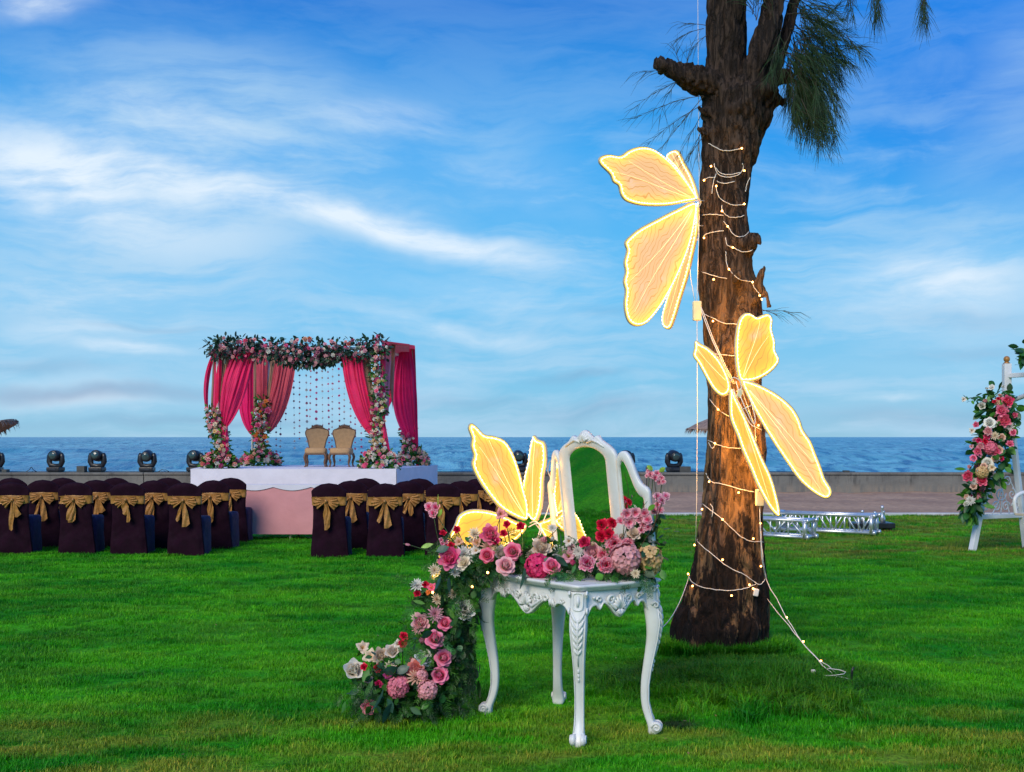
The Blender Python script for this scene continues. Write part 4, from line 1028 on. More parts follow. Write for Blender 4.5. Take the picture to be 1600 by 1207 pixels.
def make_flower(kind, c, seed=0):
    random.seed(seed*77+hash(kind) % 1 + len(kind)*31); b = MB(); pi = math.pi; lo = dk(c, .80)
    if kind == 'rose':
        calyx(b)
        for ring, (n, r0, a, e, L, wd) in enumerate(((3,.03,.10,-.45,.66,.15),(3,.09,.12,-.50,.68,.22),(4,.17,.15,-.42,.68,.28),(5,.27,.20,-.20,.66,.34),(5,.37,.30,.45,.64,.42),(6,.44,.60,1.25,.66,.48),(6,.46,.90,1.85,.66,.50))):
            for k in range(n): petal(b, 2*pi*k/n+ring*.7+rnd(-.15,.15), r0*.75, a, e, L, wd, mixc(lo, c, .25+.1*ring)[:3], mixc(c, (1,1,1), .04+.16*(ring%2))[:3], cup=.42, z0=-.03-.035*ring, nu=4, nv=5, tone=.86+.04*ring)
    elif kind == 'carnation':
        calyx(b)
        for k in range(34):
            t = k/34; petal(b, k*2.4, .05, rnd(-.1,.2)+t*.9, .3+t*1.7, rnd(.72,.95)*(1-.12*t), .27, lo, c, cup=.1, ruf=.16, z0=-.1, nu=5, nv=4, tipw=.05, tone=rnd(.85,1.1), edge=mixc(c, (.9,.85,.85), .55)[:3])
    elif kind == 'red':
        calyx(b)
        for k in range(22):
            t = k/22; petal(b, k*2.4, .05, rnd(-.1,.1)+t*.6, .2+t*1.5, rnd(.75,.95), .30, lo, c, cup=.1, ruf=.13, z0=-.15, nu=4, nv=3, tipw=.05, tone=rnd(.8,1.15))
    elif kind == 'mum':
        calyx(b)
        for k in range(46):
            t = k/46; petal(b, k*2.4, .03, .05+t*.95, .25+t*1.35, .62+.38*t, .085, dk(c,.75), c, cup=.5, nu=2, nv=4, tipw=.3, tone=rnd(.9,1.06))
    elif kind == 'peony':
        calyx(b)
        for k in range(30):
            t = k/30; petal(b, k*2.4, .04+.3*t, -.05+t*1.0, -.75+t*2.2, .74+.1*t, .34, mixc(lo,c,.4)[:3], mixc(c,(1,1,1),.12*(k%3))[:3], cup=.45, ruf=.06, z0=-.1, nu=4, nv=4, tipw=.25, tone=rnd(.88,1.1))
    elif kind == 'hydrangea':
        for k in range(64):
            z_ = 1-1.55*(k+.5)/64; a = k*2.4; rr = math.sqrt(max(0, 1-z_*z_)); n_ = Vector((rr*math.cos(a), rr*math.sin(a), z_)); M = n_.to_track_quat('Z','Y').to_matrix(); M = M @ Matrix.Rotation(rnd(0,6),3,'Z')
            tn = rnd(.82,1.12); s0 = len(b.v)
            for q in range(4): petal(b, q*pi/2, .01, .9, 1.45, .26, .13, lo, c, cup=-.1, ruf=.05, nu=2, nv=2, tipw=.2, tone=tn)
            off = n_*rnd(.70,.90)
            for i in range(s0, len(b.v)): b.v[i] = tuple(M @ Vector(b.v[i])+off)
    elif kind == 'blossom':     # cluster of three open double blossoms
        for (ox, oy, oz) in ((0,.30,.1),(-.42,-.22,0),(.42,-.20,.05)):
            s0 = len(b.v)
            for k in range(15):
                t = k/15; petal(b, k*2.4, .03, .2+t*.7, .5+t*1.2, .55, .20, mixc(c, MAG, .35)[:3], mixc(c, (.9,.75,.8), .25)[:3], cup=.1, ruf=.10, nu=3, nv=3, tipw=.1, tone=rnd(.85,1.15), edge=mixc(c, (.9,.85,.85), .6)[:3])
            for i in range(s0, len(b.v)): b.v[i] = (b.v[i][0]+ox, b.v[i][1]+oy, b.v[i][2]+oz)
    elif kind == 'lily':
        calyx(b)
        for k in range(6):
            petal(b, k*pi/3, .04, .15+.15*(k%2), 1.1+.35*(k%2), 1.05, .32, mixc(c, ORANGE, .35)[:3], c, cup=.35, ruf=.05, nu=4, nv=6, tipw=.7)
        for k in range(6): b.tube([Vector((0,0,.0)), Vector((.12*math.cos(k),.12*math.sin(k),.45))], .02, 4, col=(.7,.45,.1,1))
    elif kind == 'magnolia':
        calyx(b)
        for ring, (n, a, e) in enumerate(((3,-.15,-.05),(4,.15,.10),(5,.5,.75))):
            for k in range(n): petal(b, 2*pi*k/n+ring*.5, .10+.06*ring, a, e, .95, .46, mixc(c, PEACH, .3)[:3], c, cup=.55, ruf=.02, nu=5, nv=5, tipw=.4, tone=rnd(.93,1.03))
    elif kind == 'bud':
        calyx(b)
        for ring, n in ((0,3),(1,4)):
            for k in range(n): petal(b, 2*pi*k/n+ring, .06+.07*ring, .28, -.35+.25*ring, 1.0, .34, lo, c, cup=.6, nu=4, nv=5, tipw=.5)
    else: raise ValueError(kind)
    return b
_fl = {}
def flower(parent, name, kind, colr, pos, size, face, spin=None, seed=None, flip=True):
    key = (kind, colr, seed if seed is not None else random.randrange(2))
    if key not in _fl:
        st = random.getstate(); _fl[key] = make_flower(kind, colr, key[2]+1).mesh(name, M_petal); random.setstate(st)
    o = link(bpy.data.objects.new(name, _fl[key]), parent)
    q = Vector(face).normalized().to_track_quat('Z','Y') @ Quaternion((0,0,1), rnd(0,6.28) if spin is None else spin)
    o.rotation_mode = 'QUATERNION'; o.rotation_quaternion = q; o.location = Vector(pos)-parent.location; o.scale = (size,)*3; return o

GRN = [(.024,.115,.014),(.045,.18,.016),(.016,.075,.022),(.075,.25,.02),(.02,.14,.035)]
def leaf(b, p, d, L, wd, col, up=None, curl=.2, fold=.12):
    d = Vector(d).normalized(); sd = d.cross(Vector((0,0,1)) if abs(d.z) < .9 else Vector((0,1,0))).normalized(); a = rnd(-1.2,1.2) if up is None else up
    sd = Quaternion(d, a) @ sd; nn = sd.cross(d); c = (*col, 1); cm = (col[0]*1.4, col[1]*1.25, col[2]*1.3, 1)
    w4 = (0.04,.80,1,.78,.04); rows = []
    for k in range(5):
        t = k/4; q = Vector(p)+d*L*t-nn*curl*L*t*t; rows.append([b.vert(q-sd*wd*w4[k]+nn*fold*wd, c), b.vert(q, cm), b.vert(q+sd*wd*w4[k]+nn*fold*wd, c)])
    for A, B in zip(rows, rows[1:]): b.face((A[0],A[1],B[1],B[0])); b.face((A[1],A[2],B[2],B[1]))
def fern(b, p, d, L, n=16, col=(.02,.085,.02), droop=.5):
    d = Vector(d).normalized(); pts_ = [Vector(p)]; q = Vector(d)
    for k in range(6): q = (q+Vector((rnd(-.08,.08), rnd(-.08,.08), -droop*.2))).normalized(); pts_.append(pts_[-1]+q*L/6)
    b.tube(pts_, .0012, 3, False, col=(*col,1))
    for i in range(n):
        t = (i+.5)/n; k = min(int(t*6), 5); c = pts_[k].lerp(pts_[k+1], t*6-k); dd = (pts_[k+1]-pts_[k]).normalized(); sd = dd.cross(Vector((rnd(-.3,.3),-1,rnd(-.3,.3)))).normalized()
        ll = .032*(1-t*.6)*rnd(.8,1.3); kk = rnd(.6,1.5); cc = (col[0]*kk, col[1]*kk, col[2]*kk, 1)
        for s in (-1, 1):
            e = (sd*s+dd*.8).normalized()
            for j in range(3):
                st_p = c+e*ll*(.15+.3*j); e2 = (e*.8+dd*rnd(-.3,.9)+Vector((0,rnd(-.5,.5),rnd(-.2,.2)))).normalized(); tip = st_p+e2*ll*.55; wv = e2.cross(Vector((0,1,0))).normalized()*.0017
                b.face([b.vert(st_p-wv,cc), b.vert(st_p+wv,cc), b.vert(tip,cc)])

random.seed(21)
CAM = Vector((0,0,CZ))
def aim(p, up=.35, side=0, j=.35):
    d = (CAM-p).normalized(); return (d+Vector((side+rnd(-j,j), rnd(-j,j)*.5, up+rnd(-j,j)))).normalized()
arr = thing('floral_arrangement', 'cascade of pink, white and red flowers spilling off the white dressing table to the lawn', 'flower arrangement', (-.30,6.35,0))
# (px, py, radius px, kind, colour, part name, depth)
def ytop(px): return 6.30+(5.88-6.30)*(px-700)/320
FL = []
def f(px, py, r, kind, c, name, Y=None): FL.append((px, py, r, kind, c, name, Y))
f(677,797,12,'blossom',DPINK,'blossom',6.35); f(692,834,6,'red',RED,'carnation'); f(714,828,7,'red',RED,'carnation'); f(692,848,7,'blossom',PINK,'blossom'); f(697,858,8,'red',RED,'carnation')
f(702,872,15,'peony',(.90,.08,.27),'peony',6.12); f(725,869,15,'mum',WHITE,'chrysanthemum'); f(763,856,11,'mum',PEACH,'chrysanthemum'); f(766,836,13,'peony',PINK,'peony'); f(773,846,9,'red',DPINK,'carnation')
f(761,868,10,'rose',(.90,.08,.20),'rose',6.1); f(787,834,7,'red',RED,'carnation'); f(792,820,7,'red',RED,'carnation'); f(813,823,8,'red',RED,'carnation'); f(801,862,12,'rose',PINK,'rose',6.12)
f(790,884,13,'rose',PALE,'rose',6.05); f(841,885,19,'hydrangea',(.92,.04,.20),'hydrangea',6.02); f(862,884,12,'rose',PINK,'rose',5.95); f(874,866,12,'mum',WHITE,'chrysanthemum'); f(889,872,13,'lily',LILAC,'lily')
f(895,882,10,'bud',PINK,'rosebud',5.92); f(926,864,13,'rose',PALE,'rose'); f(918,882,14,'carnation',(.78,.05,.22),'carnation',5.88); f(947,884,14,'carnation',(.90,.05,.18),'carnation',5.86); f(942,868,10,'carnation',(.90,.05,.18),'carnation')
f(977,874,23,'hydrangea',DUSTY,'hydrangea',5.88); f(1015,872,19,'hydrangea',GOLD,'hydrangea',5.92); f(1016,884,15,'hydrangea',GOLD,'hydrangea',5.93)
f(940,821,11,'red',RED,'carnation',5.98); f(957,817,10,'red',RED,'carnation',5.98); f(940,838,11,'red',RED,'carnation',5.96); f(951,835,10,'red',RED,'carnation',5.95); f(913,848,11,'red',(.75,.03,.13),'carnation',5.98)
f(960,850,15,'carnation',(.92,.12,.25),'carnation'); f(981,852,12,'carnation',(.92,.12,.25),'carnation'); f(984,807,15,'blossom',(.92,.13,.24),'blossom',5.93); f(976,815,11,'blossom',(.92,.13,.24),'blossom',5.95); f(1007,809,13,'blossom',(.92,.10,.22),'blossom',5.92); f(1007,825,10,'blossom',(.92,.10,.22),'blossom',5.92)
f(1027,796,10,'blossom',(.92,.10,.22),'blossom',5.95); f(1034,780,11,'blossom',(.78,.12,.28),'blossom',5.95); f(1022,745,10,'blossom',(.92,.13,.24),'blossom',5.98); f(1034,752,7,'blossom',(.92,.13,.24),'blossom',5.98); f(1014,741,6,'blossom',(.92,.13,.24),'blossom',5.98)
f(863,826,7,'mum',WHITE,'chrysanthemum',6.1); f(847,843,12,'bud',PALE,'rosebud',6.1); f(845,858,13,'peony',BEIGE,'peony',6.08); f(783,867,11,'peony',(.7,.6,.5),'peony'); f(742,836,10,'mum',CREAM,'chrysanthemum'); f(746,850,9,'lily',PEACH,'lily'); f(734,846,8,'bud',CREAM,'rosebud')
f(926,850,9,'bud',CREAM,'rosebud'); f(955,829,8,'bud',WHITE,'rosebud',6.0); f(782,804,10,'lily',PALE,'lily',6.3); f(993,897,7,'mum',CREAM,'chrysanthemum',5.82); f(716,888,11,'lily',WHITE,'lily',6.15); f(710,896,8,'mum',WHITE,'chrysanthemum',6.15); f(679,892,9,'mum',CREAM,'chrysanthemum',6.2)
f(890,846,9,'lily',WHITE,'lily'); f(904,862,9,'mum',WHITE,'chrysanthemum'); f(905,873,8,'bud',WHITE,'rosebud'); f(862,845,7,'bud',WHITE,'rosebud'); f(830,868,8,'mum',CREAM,'chrysanthemum'); f(893,858,8,'carnation',DUSTY,'carnation'); f(970,838,8,'bud',BEIGE,'rosebud'); f(990,835,9,'peony',BEIGE,'peony')
f(725,880,9,'peony',CREAM,'peony',6.1); f(745,862,9,'lily',WHITE,'lily'); f(775,860,7,'mum',CREAM,'chrysanthemum'); f(718,848,8,'lily',PEACH,'lily'); f(705,852,6,'red',RED,'carnation')
# falling part
f(652,916,10,'mum',WHITE,'chrysanthemum',6.2); f(664,914,7,'red',RED,'carnation',6.2); f(652,929,7,'red',RED,'carnation',6.2); f(675,920,8,'lily',PINK,'lily',6.2); f(670,927,5,'lily',ORANGE,'lily',6.2)
f(682,938,9,'mum',CREAM,'chrysanthemum',6.2); f(708,928,8,'mum',CREAM,'chrysanthemum',6.25); f(724,957,18,'carnation',WHITE,'carnation',6.25); f(679,960,12,'mum',LILAC,'chrysanthemum',6.18); f(657,973,12,'peony',PALE,'peony',6.2); f(651,966,8,'mum',CREAM,'chrysanthemum',6.22); f(652,984,8,'mum',PALE,'chrysanthemum',6.2)
f(695,974,10,'rose',PINK,'rose',6.18); f(679,998,13,'rose',(.95,.20,.37),'rose',6.15); f(660,1003,11,'bud',LILAC,'rosebud',6.2); f(693,1028,12,'rose',(.95,.20,.37),'rose',6.18); f(687,1055,12,'rose',(.95,.16,.36),'rose',6.18)
f(631,995,8,'red',RED,'carnation',6.25); f(629,1006,8,'red',RED,'carnation',6.25); f(661,1030,11,'peony',(.70,.76,.80),'peony',6.2); f(668,1024,8,'lily',WHITE,'lily',6.2)
f(552,1050,17,'magnolia',(.90,.87,.76),'magnolia',6.28); f(566,1014,11,'lily',(.82,.70,.55),'lily',6.35); f(579,1029,13,'lily',CREAM,'lily',6.32); f(595,1025,11,'peony',BEIGE,'peony',6.3); f(614,1020,12,'magnolia',(.88,.80,.70),'magnolia',6.3); f(628,1017,8,'bud',WHITE,'rosebud',6.28); f(622,1008,8,'lily',WHITE,'lily',6.3)
f(569,1043,7,'red',RED,'carnation',6.22); f(589,1045,8,'red',RED,'carnation',6.22); f(591,1069,7,'red',(.75,.03,.16),'carnation',6.2); f(609,1043,9,'mum',CREAM,'chrysanthemum',6.22); f(622,1075,16,'hydrangea',(.92,.28,.36),'hydrangea',6.15); f(629,1066,10,'hydrangea',(.92,.28,.36),'hydrangea',6.17)
f(651,1047,13,'peony',CORAL,'peony',6.18); f(651,1061,14,'mum',PEACH,'chrysanthemum',6.15); f(658,1056,10,'hydrangea',PALE,'hydrangea',6.15); f(668,1079,15,'hydrangea',PALE,'hydrangea',6.12)
f(574,1088,7,'bud',WHITE,'rosebud',6.18); f(576,1105,10,'rose',(.92,.20,.30),'rose',6.15); f(589,1107,6,'bud',WHITE,'rosebud',6.15); f(606,1056,8,'lily',MAG,'lily',6.2); f(643,1031,7,'bud',PALE,'rosebud',6.25); f(572,1062,9,'magnolia',(.62,.50,.42),'magnolia',6.25)
stems = MB(); sc = (.05,.10,.025,1)
spine = catmull([P(1020,880,5.98), P(960,875,5.98), P(880,872,6.08), P(800,868,6.22), P(740,872,6.32), P(712,905,6.36), P(710,960,6.36), P(702,1030,6.35), P(670,1075,6.3), P(620,1080,6.3), P(575,1085,6.3)], 6)
for px, py, r, kind, c, name, Y in FL:
    Y = Y or ytop(px); p = P(px, py, Y); s = r/F*Y*(1.15 if kind == 'hydrangea' else 1.2 if kind == 'red' else 1.34)
    fc = aim(p, .30); flower(arr, name, kind, c, p, s, fc)
    q = min(spine, key=lambda v: (v-p).length); m_ = (p+q)/2+Vector((0,.02,-.02)); stems.tube([p-fc*s*.4, m_, q], .0022, 5, False, col=sc)
# extra sprig stems, curled tendrils
for pts_ in ([(677,800),(684,840),(700,880)], [(1036,780),(1022,820),(990,870)], [(1022,748),(1027,795),(1020,830)], [(1008,812),(990,850),(965,880)], [(984,812),(972,845),(955,880)], [(630,850),(640,852),(672,862),(700,872)],
             [(792,824),(797,845),(800,880)], [(813,827),(815,850),(815,880)], [(782,808),(775,830),(770,860)], [(714,830),(726,850),(740,870)], [(693,836),(710,855),(720,880)], [(857,840),(868,830),(874,823),(872,835)], [(628,1112),(660,1092),(690,1090)]):
    stems.tube(catmull([P(a, b, ytop(a) if a > 690 and b < 900 else 6.2) for a, b in pts_],5), .0020, 5, False, col=(.10,.05,.03,1) if pts_[0][0] > 980 else sc)
W(tag(stems.build('stems', M_leaf, arr, recalc=False), kind='stuff'))
# single large leaves one can pick out
BLUEG = (.022,.085,.055)
for px, py, a, L, wd, c, Y in ((686,795,100,22,5,(.20,.42,.06),6.34),(684,808,60,14,4,(.20,.42,.06),6.34),(632,850,-10,9,2.5,(.35,.08,.15),6.2),(658,856,20,18,5,(.25,.50,.06),6.2),(702,855,-165,20,8,BLUEG,6.1),(866,870,-30,24,8,BLUEG,5.95),(862,872,-150,16,7,BLUEG,5.97),
        (688,900,255,24,6,BLUEG,6.1),(702,902,268,24,6,BLUEG,6.1),(681,975,280,24,8,BLUEG,6.1),(676,988,200,18,9,BLUEG,6.1),(625,1050,170,26,11,BLUEG,6.15),(640,1042,200,22,9,BLUEG,6.15),(598,1078,250,32,13,BLUEG,6.12),(612,1100,240,30,12,BLUEG,6.1),(604,1092,-60,22,10,BLUEG,6.12),
        (583,1062,245,30,5,(.05,.16,.03),6.15),(930,905,30,14,8,(.07,.26,.02),5.85),(938,893,110,12,6,(.07,.26,.02),5.85),(821,880,265,38,8,BLUEG,6.02),(815,858,80,20,7,(.10,.28,.03),6.05),(876,855,85,22,6,BLUEG,5.98),(1002,800,70,18,6,(.10,.30,.03),5.9),(1012,798,40,14,5,(.10,.30,.03),5.9),
        (1020,735,140,11,5,(.25,.45,.05),5.97),(1030,738,40,11,5,(.25,.45,.05),5.97),(780,899,-80,20,5,(.05,.18,.03),6.0),(762,900,250,18,5,(.05,.18,.03),6.05),(664,944,160,18,4,(.10,.28,.03),6.15),(700,950,-60,20,5,(.08,.22,.03),6.15),(657,1040,60,16,5,(.1,.28,.03),6.12),(695,1010,-30,14,4,(.05,.2,.03),6.15),
        (577,1046,-120,20,7,(.06,.2,.03),6.2),(562,1078,200,16,6,BLUEG,6.2),(640,1105,-30,20,6,(.03,.11,.03),6.1),(655,975,120,14,5,(.1,.3,.04),6.2),(898,880,260,16,6,(.05,.18,.04),5.9),(1000,850,-20,18,7,(.04,.16,.03),5.92)):
    b = MB(); p = P(px, py, Y); d = Vector((math.cos(R(a)), -.25, math.sin(R(a)))); leaf(b, p, d, L/F*Y*1.1, wd/F*Y*.8, c, up=rnd(.9,1.5)*random.choice((-1,1)), curl=.15)
    W(b.build('leaf', M_leaf, arr, recalc=False))
# bulk foliage along the spine
fo = MB()
def blob(px, py, sx, sy, Y, sY, n, kinds=('leaf','leaf','fern'), down=0, L=(.03,.055), cols=GRN):
    for i in range(n):
        p = P(px+random.gauss(0,sx), py+random.gauss(0,sy), Y+random.gauss(0,sY)); d = Vector((rnd(-1,1), rnd(-1,.5), rnd(-.8,.9)-down)); c = random.choice(cols); k = rnd(.5,1.15); c = tuple(q*k for q in c)
        if random.choice(kinds) == 'leaf': leaf(fo, p, d, rnd(*L)*1.15, rnd(*L)*.42, c)
        elif p.x/p.y*F+800 < (738 if p.z < .80 else 990): fern(fo, p, d, rnd(.07,.15), 12, c, .5+down)
for px in range(700, 1030, 14):
    blob(px, 880, 9, 9, ytop(px)+.06, .04, 34); blob(px, 862, 9, 8, ytop(px)+.08, .04, 14)
for px, py, n, sx in ((735,905,70,12),(715,900,80,14),(700,920,70,14),(705,945,90,16),(712,970,90,15),(705,1000,90,14),(700,1030,90,14),(690,1060,80,14),(665,1065,70,16),(640,1060,60,16),(615,1060,60,16),(590,1070,60,14),(575,1075,40,12),(660,1000,40,12),(672,1020,50,12),(600,1040,34,14)):
    blob(px, py, sx, 12, 6.30, .06, n, down=.2)
blob(620, 1095, 34, 8, 6.22, .08, 150, down=.2, cols=GRN[:3]); blob(680, 1095, 22, 8, 6.3, .06, 120, ('fern','leaf'), .3, cols=GRN[:3]); blob(590,1100,14,6,6.22,.06,50,cols=GRN[:3])
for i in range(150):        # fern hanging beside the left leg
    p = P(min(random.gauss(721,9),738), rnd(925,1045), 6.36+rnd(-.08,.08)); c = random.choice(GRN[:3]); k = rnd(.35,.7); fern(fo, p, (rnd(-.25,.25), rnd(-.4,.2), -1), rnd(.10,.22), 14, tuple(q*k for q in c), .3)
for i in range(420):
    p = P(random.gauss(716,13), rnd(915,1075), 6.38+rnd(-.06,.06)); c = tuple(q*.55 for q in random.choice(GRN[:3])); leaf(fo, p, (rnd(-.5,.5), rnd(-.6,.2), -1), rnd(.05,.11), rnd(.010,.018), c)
for i in range(26):
    p = P(rnd(860,985), rnd(893,906), 5.9+rnd(-.05,.05)); fern(fo, p, (rnd(-1,1), -.5, rnd(-.3,.35)), rnd(.06,.13), 14, random.choice(GRN[1:]), .25)
blob(1015, 825, 13, 15, 5.98, .03, 90, ('leaf',), cols=[(.02,.08,.02),(.03,.11,.03)], L=(.022,.038)); blob(1000, 850, 14, 12, 5.98, .03, 60, ('leaf',), L=(.025,.04))
blob(660, 935, 10, 10, 6.25, .03, 34, L=(.02,.04), cols=[(.08,.2,.03),(.04,.14,.03)]); blob(672, 950, 10, 8, 6.25, .03, 24); blob(1005, 893, 10, 5, 5.95, .03, 26, ('leaf',))
for px, py in ((1004,915),(1012,922)): fern(fo, P(px,py-20,5.88), (.2,-.2,-1), .10, 14, (.03,.12,.03), .2)
W(tag(fo.build('foliage', M_leaf, arr, recalc=False), kind='stuff'))
fl = MB()       # fairy lights tucked in the flowers
for a, b_, Y in ((738,917,6.25),(676,926,6.2),(762,895,6.1)):
    o = link(bpy.data.objects.new('fairy_bulb', bme), arr); o.location = P(a,b_,Y-.05)-arr.location
# ================================================================== COVERED CHAIRS
random.seed(5)
WO = Vector((0,0,0))
def wr(p, a=.006, s=7):  # cloth wrinkle
    return a*noise.noise(Vector(p)*s+WO)
def chair_parts():
    m = MB(); NS = 36; rows = []
    def half(z):
        return .218+.010*max(0,(z-.72)/.2)-.016*math.exp(-((z-.52)/.22)**2)+.020*math.exp(-(z/.22)**2)
    for j in range(23):
        v = j/22; ring = []
        for k in range(NS):
            a = 2*math.pi*k/NS; ca, sa = math.cos(a), math.sin(a); cx = abs(ca)**.45*(1 if ca > 0 else -1); cy = abs(sa)**.6*(1 if sa > 0 else -1)
            top = .895-.085*abs(cx)**2.3; z = v*top; hw = half(z); dep = .034-.006*v+.012*math.exp(-(z/.25)**2)
            lean = -.05*v+.02*(1-v); p = Vector((cx*hw, cy*dep+lean, z)); f_ = .005*math.sin(a*9+1)*math.exp(-(z/.22)**2)
            ring.append(m.vert(p+Vector((0, wr(p,.030,4)+wr(p,.012,11)+f_, 0))))
        rows.append(ring)
    for k_, (s, dz) in enumerate(((.72,.016),(.35,.026),(.05,.030))):
        ring = []
        for k in range(NS):
            q = Vector(m.v[rows[22][k]]); ring.append(m.vert(Vector((q.x*(1-.04*k_), -.05+(q.y+.05)*s, q.z+dz))))
        rows.append(ring)
    for A, B in zip(rows, rows[1:]):
        for k in range(NS): m.face((A[k], A[(k+1)%NS], B[(k+1)%NS], B[k]))
    m.face(rows[-1])
    s = MB(); rows = []
    for j in range(15):
        v = j/14; ring = []; z = .47*min(v*1.12, 1); inset = 0 if v < .88 else (v-.88)/.12
        for k in range(NS):
            a = 2*math.pi*k/NS; ca, sa = math.cos(a), math.sin(a); cx = abs(ca)**.3*(1 if ca > 0 else -1); cy = abs(sa)**.3*(1 if sa > 0 else -1)
            hw = .222-.006*v; p = Vector((cx*hw*(1-.12*inset), .235+cy*(.21-.012*v)*(1-.12*inset), z-.03*inset**3*0+.012*math.sin(inset*1.5))); ff = .006*math.sin(a*8)*math.exp(-(z/.2)**2)
            ring.append(s.vert(p+Vector((wr(p,.01,6)+ff*cx, wr(p+Vector((3,0,0)),.01,6), 0))))
        rows.append(ring)
    for A, B in zip(rows, rows[1:]):
        for k in range(NS): s.face((A[k], A[(k+1)%NS], B[(k+1)%NS], B[k]))
    s.face(rows[-1])
    # sash band
    b = MB(); rows = []
    for j in range(6):
        v = j/5; ring = []
        for k in range(NS):
            a = 2*math.pi*k/NS; ca, sa = math.cos(a), math.sin(a); cx = abs(ca)**.45*(1 if ca > 0 else -1); cy = abs(sa)**.6*(1 if sa > 0 else -1)
            z = .655+.095*v-.012*abs(sa)*(1 if sa < 0 else 0)*(.5-v); vv = z/.87; p = Vector((cx*(half(z)+.006), cy*.044-.05*vv+.02*(1-vv), z))
            ring.append(b.vert(p+Vector((0, .004*math.sin(v*14+cx*3)+wr(p,.008,16), wr(p,.008,9)))))
        rows.append(ring)
    for A, B in zip(rows, rows[1:]):
        for k in range(NS): b.face((A[k], A[(k+1)%NS], B[(k+1)%NS], B[k]))
    return m.mesh('cover', M_cover), s.mesh('seat_cover', M_seat), b.mesh('sash', M_gold)
CH = []
for k_ in range(5): WO = Vector((k_*3.7,k_*1.3,0)); CH.append(chair_parts())
def bow_mesh(seed):
    random.seed(seed); loops = MB(); y0 = -.085; z0 = .700; ox = rnd(-.03,.03)
    for s in (-1, 1):
        wdt = rnd(.115,.15); sag = rnd(.25,.6); op = rnd(.50,.72)
        def fn(u, v):
            a = (-op+2*op*u)-sag*.5; r = .012+wdt*v*(1-.08*math.sin(u*9)); pl_ = .016*v*math.sin(u*2*math.pi*4.0)+.02*math.sin(v*math.pi)
            return Vector((ox+s*math.cos(a)*r, y0-.008-pl_, z0+math.sin(a)*r))
        loops.grid(fn, 24, 5)
        loops.grid(lambda u, v: fn(u, v)+Vector((0,.012,0)), 24, 2)
    kn = MB(); kn.tube([Vector((ox,y0-.02,z0+.022)), Vector((ox,y0-.034,z0)), Vector((ox,y0-.02,z0-.022))], [.012,.021,.013], 8)
    tails = []
    for s in (-1, 1):
        tm_ = MB(); L_ = rnd(.18,.40); sw = rnd(-.02,.07)*s+rnd(-.02,.02); wd = rnd(.028,.055); tw = rnd(-.5,.6); ph = rnd(0,6)
        def fn2(u, v):
            x = ox+s*.008+sw*v; hw = wd*(.25+.75*min(v*2.2,1))*(1-.35*abs(math.sin(ph+v*2.3))); e = (u*2-1)
            cut = (0 if u < .5 else (u-.5)*.10) if s > 0 else abs(u-.5)*.06
            return Vector((x+e*hw, y0-.018-.012*math.sin(e*3+v*7+ph)-.012*v-tw*.02*e, z0-.01-L_*v+cut*v*.8))
        tm_.grid(fn2, 6, 12); tails.append(tm_)
    return loops.mesh('bow_loops', M_gold), kn.mesh('knot', M_gold), [t.mesh('bow_tail', M_gold) for t in tails]
BOWS = [bow_mesh(k) for k in range(40, 47)]; random.seed(11)
GRP = 'purple covered chairs with gold bows facing the stage'
def chair(px, Y, label, rz=0, sc=1):
    ME_back, ME_seat, ME_sash = random.choice(CH); rz += rnd(-2.5,2.5); Y += rnd(-.05,.05)
    X = (px-800)/F*Y; t = thing('banquet_chair', label, 'chair', (X, Y, mound(X,Y)), R(rz), GRP); t.scale = (sc,)*3
    link(bpy.data.objects.new('back_cover', ME_back), t); link(bpy.data.objects.new('seat_cover', ME_seat), t); sa = link(bpy.data.objects.new('sash', ME_sash), t)
    lo, kn, ta = random.choice(BOWS); link(bpy.data.objects.new('bow_loop', lo), sa); link(bpy.data.objects.new('knot', kn), sa)
    for q in ta: link(bpy.data.objects.new('bow_tail', q), sa)
R1, R2, R3, R4 = 15.1, 15.95, 16.8, 17.6
chair(21, R1, 'leftmost purple chair of the nearest row, cut by the left picture edge')
chair(120, R1, 'second chair from the left in the nearest row, long gold tail hanging from its bow')
chair(201, R1-.02, 'third chair from the left in the nearest row, its tail swinging left', -1)
chair(290, R1-.1, 'rightmost chair of the left block in its nearest row', 1)
chair(69, R2, 'second-row chair seen between the two leftmost front chairs')
chair(-18, R2, 'second-row chair mostly outside the picture at the far left')
chair(152, R2, 'second-row chair seen between the second and third front chairs', 2)
chair(242, R2-.1, 'second-row chair seen between the third and last front chairs of the left block')
chair(335, R2-.1, 'second-row chair right of the last front chair of the left block', -2)
chair(100, R3, 'third-row chair whose rounded top peeks out above the second front chair')
chair(182, R3, 'third-row chair showing only its top above the third front chair')
chair(264, R3, 'third-row chair showing only its top above the last left-block front chair')
chair(362, R3, 'rightmost chair of the left block, nearest the pink cloth')
chair(20, R3, 'third-row chair hidden behind the leftmost front chair')
chair(515, 14.75, 'leftmost chair of the right block, its bow tail wide and pale')
chair(602, 14.72, 'second front chair of the right block with a thin straight bow tail', 1)
chair(693, 14.75, 'third front chair of the right block, behind the flowers by the dressing table', -1)
chair(549, 15.7, 'second-row chair between the first two chairs of the right block')
chair(637, 15.55, 'second-row chair right of the thin-tailed chair in the right block', 2)
chair(722, 15.6, 'second-row chair behind the flower-side chair of the right block')
chair(572, 16.6, 'third-row chair with its top against the white stage cloth', -1)
chair(655, 16.5, 'third-row chair half hidden at the right corner of the stage', 1)
chair(748, 16.5, 'third-row chair seen just left of the yellow butterfly wing')
chair(782, 15.7, 'rightmost covered chair, behind the yellow butterfly wing')

